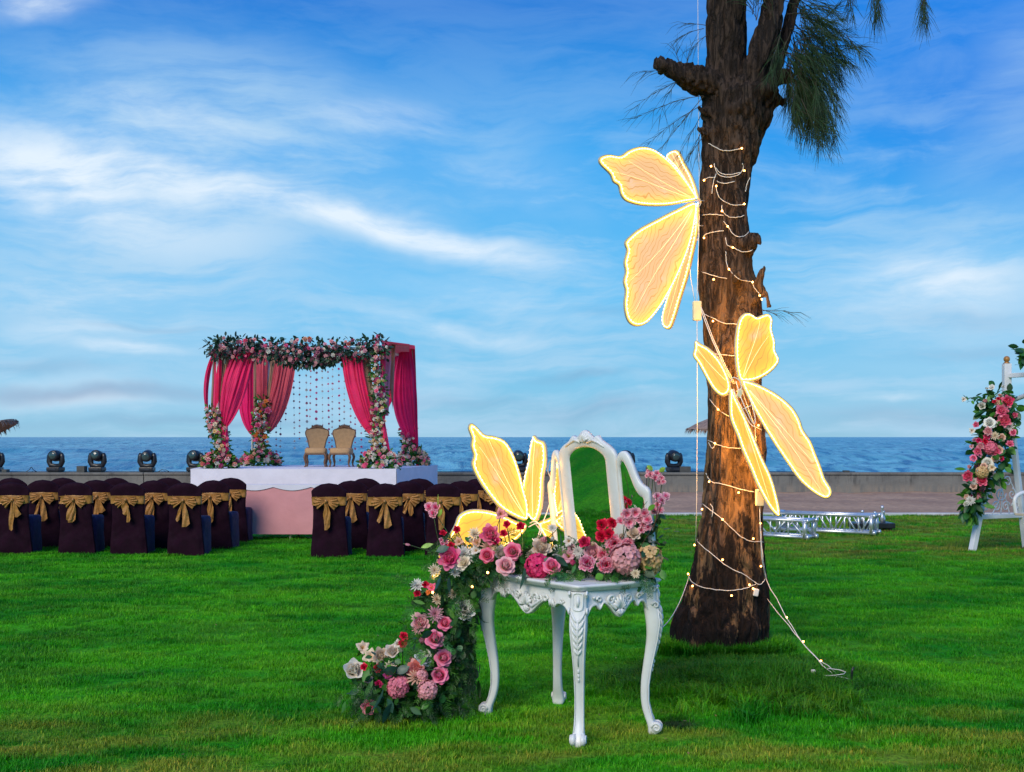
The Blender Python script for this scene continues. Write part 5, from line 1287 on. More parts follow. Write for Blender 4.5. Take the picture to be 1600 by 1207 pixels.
# ================================================================== STAGE
def Zt(py, Y): return CZ-(py-HY)/F*Y
SY = .0142*F; SZ = .79             # stage front line and height
Sx0 = (298-800)/F*SY; Sx1 = (619-800)/F*SY; SYb = .0162*F; Sxb = (683-800)/F*SYb
stage = thing('stage', 'white skirted wedding stage platform before the sea wall', 'stage', ((Sx0+Sx1)/2, SY+1.8, 0))
d = MB(); d.smooth = False
foot = [Vector((Sx0,SY,SZ-.04)), Vector((Sx1,SY,SZ-.04)), Vector((Sxb,SYb,SZ-.04)), Vector((Sx0-.5,SYb,SZ-.04))]
d.prism(foot, Vector((0,0,.04))); W(d.build('deck', M_soft_white, stage))
def skirt(a, b, z0, z1, name, m_, parent, amp=.010, freq=5, n=120, scal=0):
    s = MB(); a = Vector(a); b = Vector(b); e = (b-a).normalized(); o = Vector((e.y, -e.x, 0)); L_ = (b-a).length
    def fn(u, v):
        fold = amp*(.3+.7*(1-v))*(math.sin(u*L_*freq)+.6*noise.noise(Vector((u*L_*3, v*1.2, 1))))
        z = z0+(z1-z0)*v
        if scal: z = z0+(z1-z0)*v-(1-v)*scal*abs(math.sin(u*L_*math.pi/.55))
        return a+e*L_*u+o*(.012+fold)+Vector((0,0,z))
    s.grid(fn, n, 10); return W(s.build(name, m_, parent, recalc=False))
skirt((Sx0,SY,0), (Sx1,SY,0), .02, SZ-.002, 'front_skirt', M_soft_white, stage); skirt((Sx1,SY,0), (Sxb,SYb,0), .02, SZ-.002, 'side_skirt', M_soft_white, stage)
skirt((Sx0-.5,SYb,0), (Sx0,SY,0), .02, SZ-.002, 'side_skirt', M_soft_white, stage)
# pink clothed platform nearer the lawn
PY_ = .0093*F
pk = thing('skirted_table', 'pink clothed narrow table before the stage with scalloped white top edge', 'table', ((390-800)/F*PY_, PY_+3, 0))
pz = Zt(758.5, PY_); px0, px1 = (368-800)/F*PY_, (516-800)/F*PY_; dY_ = .55
q = MB(); q.box(((px0+px1)/2, PY_+dY_/2+.02, pz-.03), (px1-px0-.02, dY_, .05)); W(bevel(q.build('deck', M_soft_white, pk), .01))
zb = Zt(835, PY_)
skirt((px0,PY_,0), (px1,PY_,0), zb, pz-.004, 'pink_skirt', M_pink_skirt, pk, .004, 3); skirt((px1,PY_,0), (px1,PY_+dY_,0), zb, pz-.004, 'pink_skirt', M_pink_skirt, pk, .006, 3); skirt((px1,PY_+dY_,0), (px0,PY_+dY_,0), zb, pz-.004, 'pink_skirt', M_pink_skirt, pk, .006, 3); skirt((px0,PY_+dY_,0), (px0,PY_,0), zb, pz-.004, 'pink_skirt', M_pink_skirt, pk, .006, 3)
skirt((px0,PY_-.014,0), (px1,PY_-.014,0), pz-.025, pz+.012, 'scalloped_edging', M_soft_white, pk, .002, 3, 160, .05)
M_legw = mat('painted_leg', (.75,.68,.50), .4)
for k, (px, m_, dy) in enumerate(((454,M_legw,.06),(467,M_alu,.45),(376,M_alu,.06),(510,M_alu,.06),(380,M_alu,.48),(512,M_alu,.48))):
    q = MB(); X = (px-800)/F*(PY_+dy); q.tube([Vector((X,PY_+dy,-.01)), Vector((X,PY_+dy,pz-.05))], .022, 8); W(q.build('leg', m_, pk))

# ------------------------------------------------------------------ mandap canopy on the stage
MX0, MX1 = (340-800)/F*(SY+.35), (588-800)/F*(SY+.35); MY0, MY1 = SY+.35, SYb-.55; bXL = (407-800)/F*MY1*1.0; bXR = (636-800)/F*MY1
MZ = Zt(545, MY0)
man = thing('wedding_canopy', 'pink draped floral wedding canopy on four posts on the stage', 'canopy', ((MX0+MX1)/2, (MY0+MY1)/2, SZ))
corners = [Vector((MX0,MY0,0)), Vector((MX1,MY0,0)), Vector((bXR,MY1,0)), Vector((bXL-.2,MY1,0))]
for c in corners:
    q = MB(); q.tube([c+Vector((0,0,SZ)), c+Vector((0,0,MZ+.03))], .035, 8); W(q.build('post', M_white, man))
for a, b in ((0,1),(1,2),(2,3),(3,0)):
    q = MB(); q.tube([corners[a]+Vector((0,0,MZ)), corners[b]+Vector((0,0,MZ))], .035, 8); W(q.build('beam', M_white, man))
def cloth(name, c, c2=None): return mat(name, c, .6, var=.14, vscale=2.2, sheen=.35, transl=.28, bump=.25, bscale=9, bdist=.02)
C_hot = cloth('hot_pink_chiffon', (.95,.018,.150)); C_fuch = cloth('fuchsia_chiffon', (.92,.006,.16)); C_rose = cloth('rose_chiffon', (.66,.08,.12)); C_beige = cloth('beige_chiffon', (.42,.24,.15)); C_white = cloth('white_chiffon', (.62,.62,.68)); C_pale = cloth('pale_pink_chiffon', (.75,.25,.36))
def drape(name, m_, tl, tr, bl, br, Y0, Y1, mid=None, pleats=7, amp=.05, tail=0):
    """four corner pixels; the sides run as gathered curves; mid = (left, right) control pixels; pleats fall from top to bottom"""
    s = MB(); nu, nv = 44, 26
    def side(a, c, b, t):
        if c is None: return Vector((a[0]+(b[0]-a[0])*t, a[1]+(b[1]-a[1])*t))
        return Vector(((1-t)**2*a[0]+2*t*(1-t)*c[0]+t*t*b[0], (1-t)**2*a[1]+2*t*(1-t)*c[1]+t*t*b[1]))
    r0 = rnd(0,6)
    def fn(u, v):
        A = side(tl, mid[0] if mid else None, bl, v); B = side(tr, mid[1] if mid else None, br, v); q = A.lerp(B, u); Y = Y0+(Y1-Y0)*v
        a_ = .75*amp*(1-.55*v)*(math.sin(u*math.pi*2*pleats*.8+r0+1.6*noise.noise(Vector((u*4,v*2,r0)))*2)*(.5+noise.noise(Vector((u*5,v*1.5,r0+3))))*1.4+.4*math.sin(u*math.pi*4.6*pleats+v*2))
        return P(q.x, q.y, Y+a_-.10*math.sin(math.pi*v)*math.sin(math.pi*u))
    s.grid(fn, nu, nv); return W(s.build(name, m_, man, recalc=False))
y0, y1 = MY0, MY1
drape('drape', C_fuch, (330,556), (336,556), (321,640), (326,645), y0+.4, y0+.5, ((312,595),(322,600)), 3, .04)
drape('drape', C_beige, (333,552), (338,552), (329,640), (333,645), y0+.12, y0+.15, None, 2, .03)
drape('drape', C_hot, (336,550), (347,550), (332,656), (344,650), y0+.02, y0+.02, None, 3, .04)
drape('drape', C_beige, (347,552), (360,552), (338,640), (346,640), y0+.10, y0+.05, ((345,600),(352,600)), 3, .04)
drape('drape', C_white, (358,554), (371,554), (345,600), (350,600), y0+.2, y0+.12, None, 2, .03)
drape('swag', C_hot, (367,548), (401,548), (346,664), (355,668), y0-.05, y0-.05, ((338,592),(382,640)), 6, .06)
drape('swag_tail', C_fuch, (345,660), (356,664), (342,712), (358,712), y0-.03, y0-.05, None, 3, .04)
drape('drape', C_fuch, (384,552), (396,552), (390,678), (398,684), y1-.1, y1-.1, ((358,640),(396,610)), 4, .05)
drape('drape', C_beige, (396,552), (404,552), (396,640), (402,640), y1-.2, y1-.12, None, 2, .03)
drape('drape', C_rose, (400,549), (419,549), (401,626), (417,626), y1-.35, y1-.30, None, 4, .04)
drape('drape', C_white, (416,558), (426,558), (414,620), (417,620), y1-.2, y1-.2, None, 2, .03)
drape('drape', C_beige, (420,556), (434,556), (412,650), (420,652), y1-.25, y1-.2, ((418,600),(430,610)), 3, .04)
drape('swag', C_rose, (432,556), (463,560), (414,672), (421,677), y1-.3, y1-.3, ((418,620),(455,650)), 6, .06)
drape('drape', C_beige, (562,556), (579,552), (580,640), (588,640), y0+.15, y0+.12, ((568,600),(580,600)), 3, .04)
drape('swag', C_hot, (533,556), (566,556), (580,682), (592,686), y0-.02, y0-.02, ((542,650),(572,610)), 7, .06)
drape('drape', C_fuch, (594,543), (603,542), (594,655), (602,655), y0+.1, y0+.1, None, 3, .04)
drape('drape', C_pale, (602,540), (612,538), (602,650), (607,650), y0+.5, y0+.4, None, 2, .03)
drape('drape', C_beige, (608,538), (618,538), (608,600), (614,640), y0+.9, y0+.7, None, 2, .03)
drape('swag', C_fuch, (622,552), (642,545), (638,690), (652,694), y1-.9, y1-.2, ((598,640),(655,600)), 7, .07)
drape('drape', C_fuch, (606,560), (624,556), (606,640), (616,620), y1-.3, y1-.3, None, 4, .05)
drape('drape', C_beige, (637,543), (645,543), (646,680), (652,690), y1-.15, y1-.15, None, 2, .03)
drape('drape', C_hot, (642,541), (648.5,541), (650,730), (655,730), y1-.1, y1-.1, ((645,620),(652,640)), 3, .035)
drape('drape', C_hot, (592,650), (600,650), (600,712), (611,712), y0-.02, y0-.02, None, 3, .04)
drape('valance', C_pale, (608,534), (640,538), (609,556), (639,557), y0+.5, y1-.1, None, 9, .03); drape('valance', C_hot, (596,532), (648,540), (597,544), (648,546), y0+.1, y1, None, 9, .03)
0 and drape('roof_cloth', C_pale, (338,531), (597,531), (410,545), (646,541), y0, y1, None, 9, .03)
# florals of the canopy: small blossoms and leaves along its members
SMALL = [PINK, PINK, PALE, WHITE, WHITE, (.70,.10,.24), DUSTY, LILAC, CREAM, CORAL, (.60,.05,.20)]
def small_bloom(b, p, r, c):
    k = rnd(.75,1.1); c1 = (c[0]*k, c[1]*k, c[2]*k, 1); c0 = (*dk(c[:3],.6), 1); n_ = (CAM-p).normalized()+Vector((rnd(-.6,.6), rnd(-.3,.3), rnd(-.3,.8))); M = n_.to_track_quat('Z','Y').to_matrix(); a0 = rnd(0,6)
    for ring, (rr, up, n) in enumerate(((1,.05,6),(.62,.35,5))):
        for i in range(n):
            a = a0+2*math.pi*i/n+ring*.5; e = Vector((math.cos(a), math.sin(a), 0)); t = Vector((-math.sin(a), math.cos(a), 0)); w_ = rr*.55
            q = [Vector((0,0,-.1)), e*rr*.55-t*w_+Vector((0,0,up)), e*rr+Vector((0,0,up*1.2-.05)), e*rr*.55+t*w_+Vector((0,0,up))]
            b.face([b.vert(p+M @ (x*r), c0 if i2 == 0 else c1) for i2, x in enumerate(q)])
    b.ball(p+M @ Vector((0,0,r*.25)), r*.30, 5, 3, col=(c1[0]*.85,c1[1]*.8,c1[2]*.8,1))
def garland(name, path, rad, nf_, nl, parent, cols=SMALL, r=(.03,.06), leafL=(.07,.15), drop=0, lw=.26, lcols=GRN):
    pb, lb = MB(), MB(); pts_ = catmull(path, 8)
    def at():
        t = random.random()*(len(pts_)-1); k = min(int(t), len(pts_)-2); c = pts_[k].lerp(pts_[k+1], t-k); rr = rad(t/(len(pts_)-1)) if callable(rad) else rad
        o_ = Vector((random.gauss(0,.5), random.gauss(0,.5), random.gauss(0,.5)))
        if o_.length > 1.15: o_ = o_.normalized()*1.15
        return c+o_*rr, o_, rr
    for i in range(nl):
        p, o_, rr = at(); d_ = (o_+Vector((rnd(-1,1), rnd(-1,1), rnd(-1,1)-drop))).normalized(); c = random.choice(lcols); leaf(lb, p, d_, rnd(*leafL), rnd(*leafL)*lw, c)
    for i in range(nf_):
        p, o_, rr = at(); p = p+(CAM-p).normalized()*rr*rnd(.2,.6); small_bloom(pb, p, rnd(*r), random.choice(cols))
    if pb.v: W(tag(pb.build('blossoms', M_petal, parent, recalc=False), kind='stuff'))
    W(tag(lb.build('foliage', M_leaf, parent, recalc=False), kind='stuff'))
random.seed(31)
DKG = [(.015,.05,.030),(.02,.075,.035),(.03,.09,.05),(.012,.04,.022)]
top_g = [P(334,545,MY0), P(365,545,MY0), P(400,547,MY0), P(440,547,MY0), P(480,549,MY0), P(520,550,MY0), P(560,546,MY0), P(598,543,MY0)]
garland('top', top_g, .24, 250, 1900, man, [PINK,DUSTY,LILAC,WHITE,(.45,.16,.24),(.5,.2,.28),PALE,(.4,.12,.2)], drop=.15, lcols=DKG)
garland('top', [P(440,558,MY0), P(470,566,MY0), P(500,565,MY0), P(525,557,MY0)], .12, 60, 320, man, [(.45,.16,.24),LILAC,DUSTY,WHITE], drop=.6, lcols=DKG)
garland('post', [P(585,548,MY0), P(590,590,MY0), P(592,630,MY0), P(588,670,MY0), P(592,705,MY0)], lambda t: .12+.06*t, 230, 520, man, [WHITE,WHITE,CREAM,WHITE,PALE,PINK,GOLD,(.72,.08,.25)])
garland('post', [P(334,640,MY0), P(338,665,MY0), P(345,690,MY0), P(347,712,MY0)], .17, 150, 420, man, [PALE,WHITE,PINK,GOLD,CREAM,DUSTY])
garland('post', [P(409,628,MY1-.4), P(407,655,MY1-.4), P(406,685,MY1-.4), P(410,706,MY1-.4)], .17, 150, 420, man, [PINK,WHITE,ORANGE,PEACH,PALE,(.7,.1,.3),CREAM])
garland('post', [P(636,672,MY1-.1), P(638,690,MY1-.1), P(637,708,MY1-.1)], .17, 110, 240, man, [PINK,(.75,.1,.3),PALE,WHITE])
# a few flowers large enough to pick out
for px, py, r, kind, c, Y in ((477,531,5,'peony',PEACH,MY0-.15),(484,530,4,'peony',ORANGE,MY0-.15),(384,533,4.5,'peony',PINK,MY0-.15),(545,538,4,'peony',CORAL,MY0-.15),(416,629,6,'lily',ORANGE,MY1-.7),(418,642,6,'peony',PINK,MY1-.7),(415,684,6,'lily',ORANGE,MY1-.7),(403,665,5,'peony',PINK,MY1-.7),(587,559,5,'lily',PALE,MY0-.2),(336,675,5,'lily',GOLD,MY0-.25)):
    flower(man, 'flower', kind, c, P(px,py,Y), r/F*Y, aim(P(px,py,Y)))
def pile(name, label, px, py, wpx, hpx, Y, cols):
    t = thing('flower_mound', label, 'flower arrangement', P(px, py, Y)+Vector((0,0,-.0)), 0, None)
    t.location.z = SZ; pb, lb = MB(), MB(); w_ = wpx/2/F*Y; h_ = hpx/F*Y; c = Vector(((px-800)/F*Y, Y, SZ))
    for i in range(430):
        a = rnd(0,6.28); e = math.asin(random.random()); k = rnd(.55,1.03); q = c+Vector((math.cos(a)*math.cos(e)*w_*k, math.sin(a)*math.cos(e)*w_*.6*k, .02+math.sin(e)*h_*k*(1 if random.random() < .7 else .7))); c_ = random.choice(GRN); leaf(lb, q, (q-c)+Vector((rnd(-.2,.2), rnd(-.2,.2), rnd(-.2,.2))), rnd(.08,.15), rnd(.02,.04), c_)
    for i in range(95):
        a = rnd(0,6.28); e = math.asin(random.random()*.97); q = c+Vector((math.cos(a)*math.cos(e)*w_, math.sin(a)*math.cos(e)*w_*.6, .04+math.sin(e)*h_)); small_bloom(pb, q, rnd(.038,.075), random.choice(cols))
    W(tag(lb.build('foliage', M_leaf, t, recalc=False), kind='stuff')); W(tag(pb.build('blossoms', M_petal, t, recalc=False), kind='stuff'))
mix_ = [PINK,PINK,WHITE,CREAM,PALE,CORAL,(.75,.08,.28),PEACH]
pile('m', 'flower mound at the foot of the front left canopy post', 343, 733, 58, 24, MY0+.02, mix_)
pile('m', 'flower mound at the foot of the rear left canopy post', 407, 729, 62, 22, MY1-.4, mix_)
pile('m', 'white and pink flower mound at the foot of the front right canopy post', 592, 733, 62, 28, MY0+.02, [WHITE,WHITE,CREAM,PALE,PINK,CORAL])
pile('m', 'flower mound at the foot of the rear right canopy post', 645, 728, 50, 26, MY1-.1, [WHITE,CREAM,PINK,PEACH,PALE])
# strings of paper blossoms at the back
random.seed(9)
M_thread = mat('thread', (.5,.5,.52), .6)
strs = thing('blossom_strings', 'hanging strings of small pink and pale blossoms curtaining the canopy back', 'garland', (P(490,560,MY1).x, MY1, SZ))
px_list = [431,440,449,458,468,478,486,495,503,512,520,529,538,547,555,563]
for i, px in enumerate(px_list):
    th_ = MB(); bs_ = MB(); l_ = {0:722,1:712}.get(i, random.choice((660,690,710,722))); px2 = px+rnd(-3,3); Y = MY1+.0+rnd(-.1,.05)
    th_.tube([P(px,556,Y), P(px2,l_,Y)], .0014, 3, False)
    s0 = W(th_.build('string', M_thread, strs)); py = 564+rnd(0,8); c = (.66,.72,.74) if i in (1,3,5,8,10,12) else random.choice([(.65,.06,.26),(.7,.14,.34),(.75,.4,.5)])
    while py < l_-2:
        t = (py-556)/(l_-556); p = P(px+(px2-px)*t, py, Y); small_bloom(bs_, p, rnd(.024,.036)*(1.2 if i in (5,7) else 1), c if random.random() < .8 else (.6,.25,.35)); py += rnd(8.5,11.5)
    bs_.build('blossom', M_petal, s0, recalc=False)
# throne chairs
def throne(px, Y, label, rz=0):
    t = thing('throne_chair', label, 'chair', ((px-800)/F*Y, Y, SZ), rz, 'carved throne chairs on the stage')
    def arch_out(s, z0, z1, zt):
        pr = [(-.19*s,z0),(-.235*s,z0+.22),(-.285*s,z1-.06),(-.30*s,z1+.02),(-.27*s,z1+.09),(-.17*s,zt-.03),(0,zt),(.17*s,zt-.03),(.27*s,z1+.09),(.30*s,z1+.02),(.285*s,z1-.06),(.235*s,z0+.22),(.19*s,z0)]
        return [Vector((p.x, 0, p.y)) for p in catmull([Vector((a,b,0)) for a, b in pr], 3)]
    def slanted(pts_, y): return [Vector((p.x, y+.14*(p.z-.5), p.z)) for p in pts_]
    b = MB(); b.prism(slanted(arch_out(1, .50, .90, 1.04), .20), Vector((0,.06,0))); bevel(b.build('back_cushion', M_cream_cloth, t), .025, 3)
    fr = MB(); pts_ = slanted(arch_out(1.03, .49, .90, 1.05), .22); fr.tube(pts_, .022, 6); fr.build('back_frame', M_darkwood, t)
    cr_ = MB()
    for k in range(-4, 5): a = k*.27; cr_.tube([Vector((math.sin(a)*.04,.30,1.02)), Vector((math.sin(a)*.13,.29,1.02+math.cos(a)*.08)), Vector((math.sin(a)*.17,.30,1.03+math.cos(a)*.115))], [.02,.026,.014], 6)
    for s in (-1,1): cr_.tube([Vector((0,.3,1.05)), Vector((s*.1,.30,1.07)), Vector((s*.2,.29,1.02)), Vector((s*.26,.28,.96))], [.03,.03,.024,.012], 6); cr_.ball(Vector((s*.13,.29,1.10)), .03, 6, 4)
    cr_.build('crest', M_darkwood, t)
    se = MB(); ring = []
    for z, k in ((.36,.97),(.40,1.0),(.46,1.0),(.50,.93),(.515,.70)):
        ring.append([se.vert(Vector((abs(math.cos(a))**.4*(1 if math.cos(a) > 0 else -1)*.29*k, abs(math.sin(a))**.4*(1 if math.sin(a) > 0 else -1)*.27*k-.02, z))) for a in [2*math.pi*i/24 for i in range(24)]])
    for A, B in zip(ring, ring[1:]):
        for k in range(24): se.face((A[k], A[(k+1)%24], B[(k+1)%24], B[k]))
    se.face(ring[-1]); se.face(ring[0][::-1]); se.build('seat', M_cream_cloth, t)
    ap_ = MB(); ap_.box((0,-.02,.35), (.56,.52,.05)); bevel(ap_.build('seat_frame', M_darkwood, t), .01)
    for sx in (-1,1):
        for sy in (-1,1):
            l = MB(); x, y = sx*.25, sy*.22-.02; l.tube(catmull([Vector((x,y,.36)), Vector((x+sx*.03,y+sy*.02,.26)), Vector((x,y,.12)), Vector((x+sx*.01,y+sy*.01,.03)), Vector((x+sx*.035,y+sy*.02,0))],4), [.038]*5+[.034]*4+[.022]*4+[.026]*4, 7); l.build('leg', M_darkwood, t)
    return t
throne(494, SYb-1.9, 'left of the two carved throne chairs on the stage', .06).scale = (.88,)*3; throne(534, SYb-1.9, 'right of the two carved throne chairs on the stage', -.10).scale = (.88,)*3

# ================================================================== MOVING HEAD LIGHTS on the wall
M_lens = mat('lens', (.03,.07,.07), .1, coat=.5); M_dgrey = mat('dark_grey_metal', (.035,.04,.05), .35, metal=.3)
def head(px, label, rz=0, lean=0):
    Y = WALL_Y+.2; t = thing('moving_head_light', label, 'stage light', ((px-800)/F*Y, Y, WT), rz, 'black moving head lights along the sea wall'); t.scale = (1.12,)*3
    b = MB(); b.box((0,0,.075), (.34,.30,.10)); bs = bevel(b.build('base', M_black, t), .02)
    b = MB(); b.box((0,0,.012), (.28,.24,.024)); b.build('foot', M_black, bs)
    b = MB(); b.box((0,-.152,.075), (.16,.008,.05)); b.build('display_panel', M_dgrey, bs)
    y = MB(); y.tube([Vector((-.150,0,.47)), Vector((-.165,0,.40)), Vector((-.170,0,.26)), Vector((-.13,0,.165)), Vector((0,0,.150)), Vector((.13,0,.165)), Vector((.170,0,.26)), Vector((.165,0,.40)), Vector((.150,0,.47))], [.034,.050,.056,.050,.046,.050,.056,.050,.034], 10, flat=1.3); y.build('yoke', M_black, t)
    h = MB(); tl = Matrix.Rotation(lean, 3, 'X') @ Matrix.Rotation(R(90), 3, 'X'); c = Vector((0,0,.405))
    h.lathe([(.03,-.17),(.10,-.16),(.135,-.10),(.14,.02),(.135,.08),(.125,.14),(.112,.155)], c, 20, tl); hh = h.build('head', M_black, t)
    l = MB(); l.lathe([(.095,.0),(.09,.012),(.05,.022),(.01,.026)], c+tl @ Vector((0,0,.150)), 18, tl); l.build('lens', M_lens, hh)
    return t
for i, (px, lab) in enumerate(((-8,'black moving head light cut off by the left picture edge'),(87,'black moving head light on the wall, farthest left one fully in view'),(152,'black moving head light beside the small grey box on the wall'),(230,'black moving head light midway between the grey box and the stage'),
        (305,'black moving head light against the left corner of the flower stage'),(810,'black moving head light between the yellow wings of the butterfly'),(978,'black moving head light just right of the white mirror'),(1053,'black moving head light left of the tree trunk'))):
    head(px, lab, rnd(-.3,.3), rnd(-.15,.25))
def wallbox(px, w_, h_, label):
    Y = WALL_Y+.16; t = MB(); X = (px-800)/F*Y; t.box((X, Y, WT+h_/2), (w_, .2, h_), Matrix.Rotation(rnd(-.2,.2),3,'Z')); t.box((X, Y-.102, WT+h_/2), (w_*.6, .008, h_*.5)); tag(bevel(t.build('power_box', mat('grey_box', (.06,.065,.06), .6)), .01), label, 'box')
wallbox(128, .22, .17, 'small dark grey power box on the wall between two stage lights'); wallbox(9, .13, .08, 'tiny grey box on the wall at the left picture edge'); wallbox(1014, .17, .15, 'small dark power box on the wall between the mirror and tree'); wallbox(1070, .30, .16, 'dark power box standing close to the light left of the trunk'); wallbox(1322, .14, .05, 'tiny dark box on the wall right of the butterfly wing')
for px, lab in ((49,'loop of thin black cable standing up on the wall at left'),(256,'short curl of black cable on the wall before the stage')):
    b = MB(); Y = WALL_Y+.1; c = Vector(((px-800)/F*Y, Y, WT+.012)); b.tube(catmull([c+Vector((-.16,0,0)), c+Vector((-.06,.02,.06)), c+Vector((.0,.0,.13 if px < 100 else .05)), c+Vector((.06,0,.05)), c+Vector((.14,.03,0)), c+Vector((.0,.05,.01))],4), .009, 5); tag(b.build('cable_loop', M_black), lab, 'cable')
# supply cable lying along the back of the wall top
b = MB(); b.tube([Vector((-14+i*.5, WALL_Y+.32+.05*noise.noise(Vector((i*.7,0,0))), WT+.010)) for i in range(48)], .009, 5); tag(b.build('supply_cable', M_black), 'thin black cable lying along the top of the sea wall', 'cable')

# ================================================================== TRUSSES, TROLLEY
def truss(p0, e, n_, L_, w_, h_, label, bays):
    """box truss lying on the lawn; p0 near-left corner, e along, n_ away"""
    t = thing('box_truss', label, 'truss', p0+e*L_/2+n_*w_/2, 0, 'aluminium trusses lying on the lawn')
    r = .026; zs = (r+.012, h_-r)
    for o_ in (0, w_):
        for z in zs:
            b = MB(); b.tube([p0+n_*o_+Z3*z, p0+n_*o_+e*L_+Z3*z], r, 10); W(b.build('chord', M_alu, t))
    for o_ in (0, w_):
        for k in range(bays):
            a, c = L_*k/bays, L_*(k+1)/bays; z1, z2 = (zs if k % 2 == 0 else zs[::-1]); b = MB(); b.tube([p0+n_*o_+e*(a+.03)+Z3*z1, p0+n_*o_+e*(c-.03)+Z3*z2], .012, 7); W(b.build('brace', M_alu, t))
            if k: b = MB(); b.tube([p0+n_*o_+e*a+Z3*zs[0], p0+n_*o_+e*a+Z3*zs[1]], .013, 7); W(b.build('brace', M_alu, t))
    for k in range(bays):
        a, c = L_*k/bays, L_*(k+1)/bays
        for z in zs: b = MB(); b.tube([p0+e*a+Z3*z+n_*(0 if k%2 else w_), p0+e*c+Z3*z+n_*(w_ if k%2 else 0)], .011, 6); W(b.build('brace', M_alu, t))
    for a in (.025, L_-.025):
        b = MB()
        for o_ in (0, w_): b.tube([p0+n_*o_+e*a+Z3*zs[0], p0+n_*o_+e*a+Z3*zs[1]], .034, 10)
        for z in zs: b.tube([p0+e*a+Z3*z, p0+e*a+n_*w_+Z3*z], .034, 10)
        W(b.build('end_frame', M_alu, t))
        for o_ in (0, w_):
            for z in zs: b = MB(); b.lathe([(.020,0),(.036,.006),(.036,.04),(.020,.05)], p0+n_*o_+e*(a+(.02 if a > .1 else -.07))+Z3*z, 10, e.to_track_quat('Z','Y').to_matrix()); W(b.build('coupler', M_alu, t))
p0, p1 = G(1213,832), G(1364,838.5); e = (p1-p0); L_ = e.length; e.normalize(); truss(p0+Vector((0,0,.012)), e, Vector((-e.y,e.x,0)), L_, .30, .32, 'long aluminium box truss lying on the lawn right of the tree', 7)
p0, p1 = G(1150,839), G(1260,845.5); e = (p1-p0); L_ = e.length; e.normalize(); truss(p0+Vector((0,0,.012)), e, Vector((-e.y,e.x,0)), L_, .30, .30, 'shorter aluminium box truss in front, its left end behind the trunk', 4)
TYy = 18.7; tx0, tx1 = (1336-800)/F*TYy, (1399-800)/F*TYy; tz = Zt(822, TYy)
tr = thing('flat_trolley', 'low dark trolley with casters holding metal couplers on the lawn', 'trolley', ((tx0+tx1)/2, TYy+.2, 0))
b = MB(); b.box(((tx0+tx1)/2, TYy+.2, tz), (tx1-tx0, .42, .085)); W(bevel(b.build('deck', M_black, tr), .012))
for x in (tx0+.07, tx1-.07):
    for y in (TYy+.06, TYy+.34):
        b = MB(); b.tube([Vector((x-.02,y,.055)), Vector((x+.02,y,.055))], .055, 12); wh = W(b.build('wheel', M_dgrey, tr)); c = MB(); c.box((x,y,(tz-.04+.10)/2+.01), (.05,.05,tz-.04-.09)); c.build('caster_fork', M_alu, wh)
for i, (dx, h_) in enumerate(((.06,.15),(.16,.19),(.27,.12),(.36,.17),(.44,.27),(.50,.18))):
    b = MB(); x = tx0+.02+dx; b.lathe([(.030,0),(.030,h_*.35),(.018,h_*.45),(.018,h_*.8),(.024,h_*.85),(.020,h_)], Vector((x, TYy+.10+.12*(i%2), tz+.043)), 10)
    tag(b.build('metal_coupler', M_alu), 'silver metal coupler on the dark trolley, '+('leftmost and nearest the truss','second from left','third from left, the shortest','fourth from left','tallest one near the right','rightmost')[i], 'coupler', 'couplers standing on the trolley')

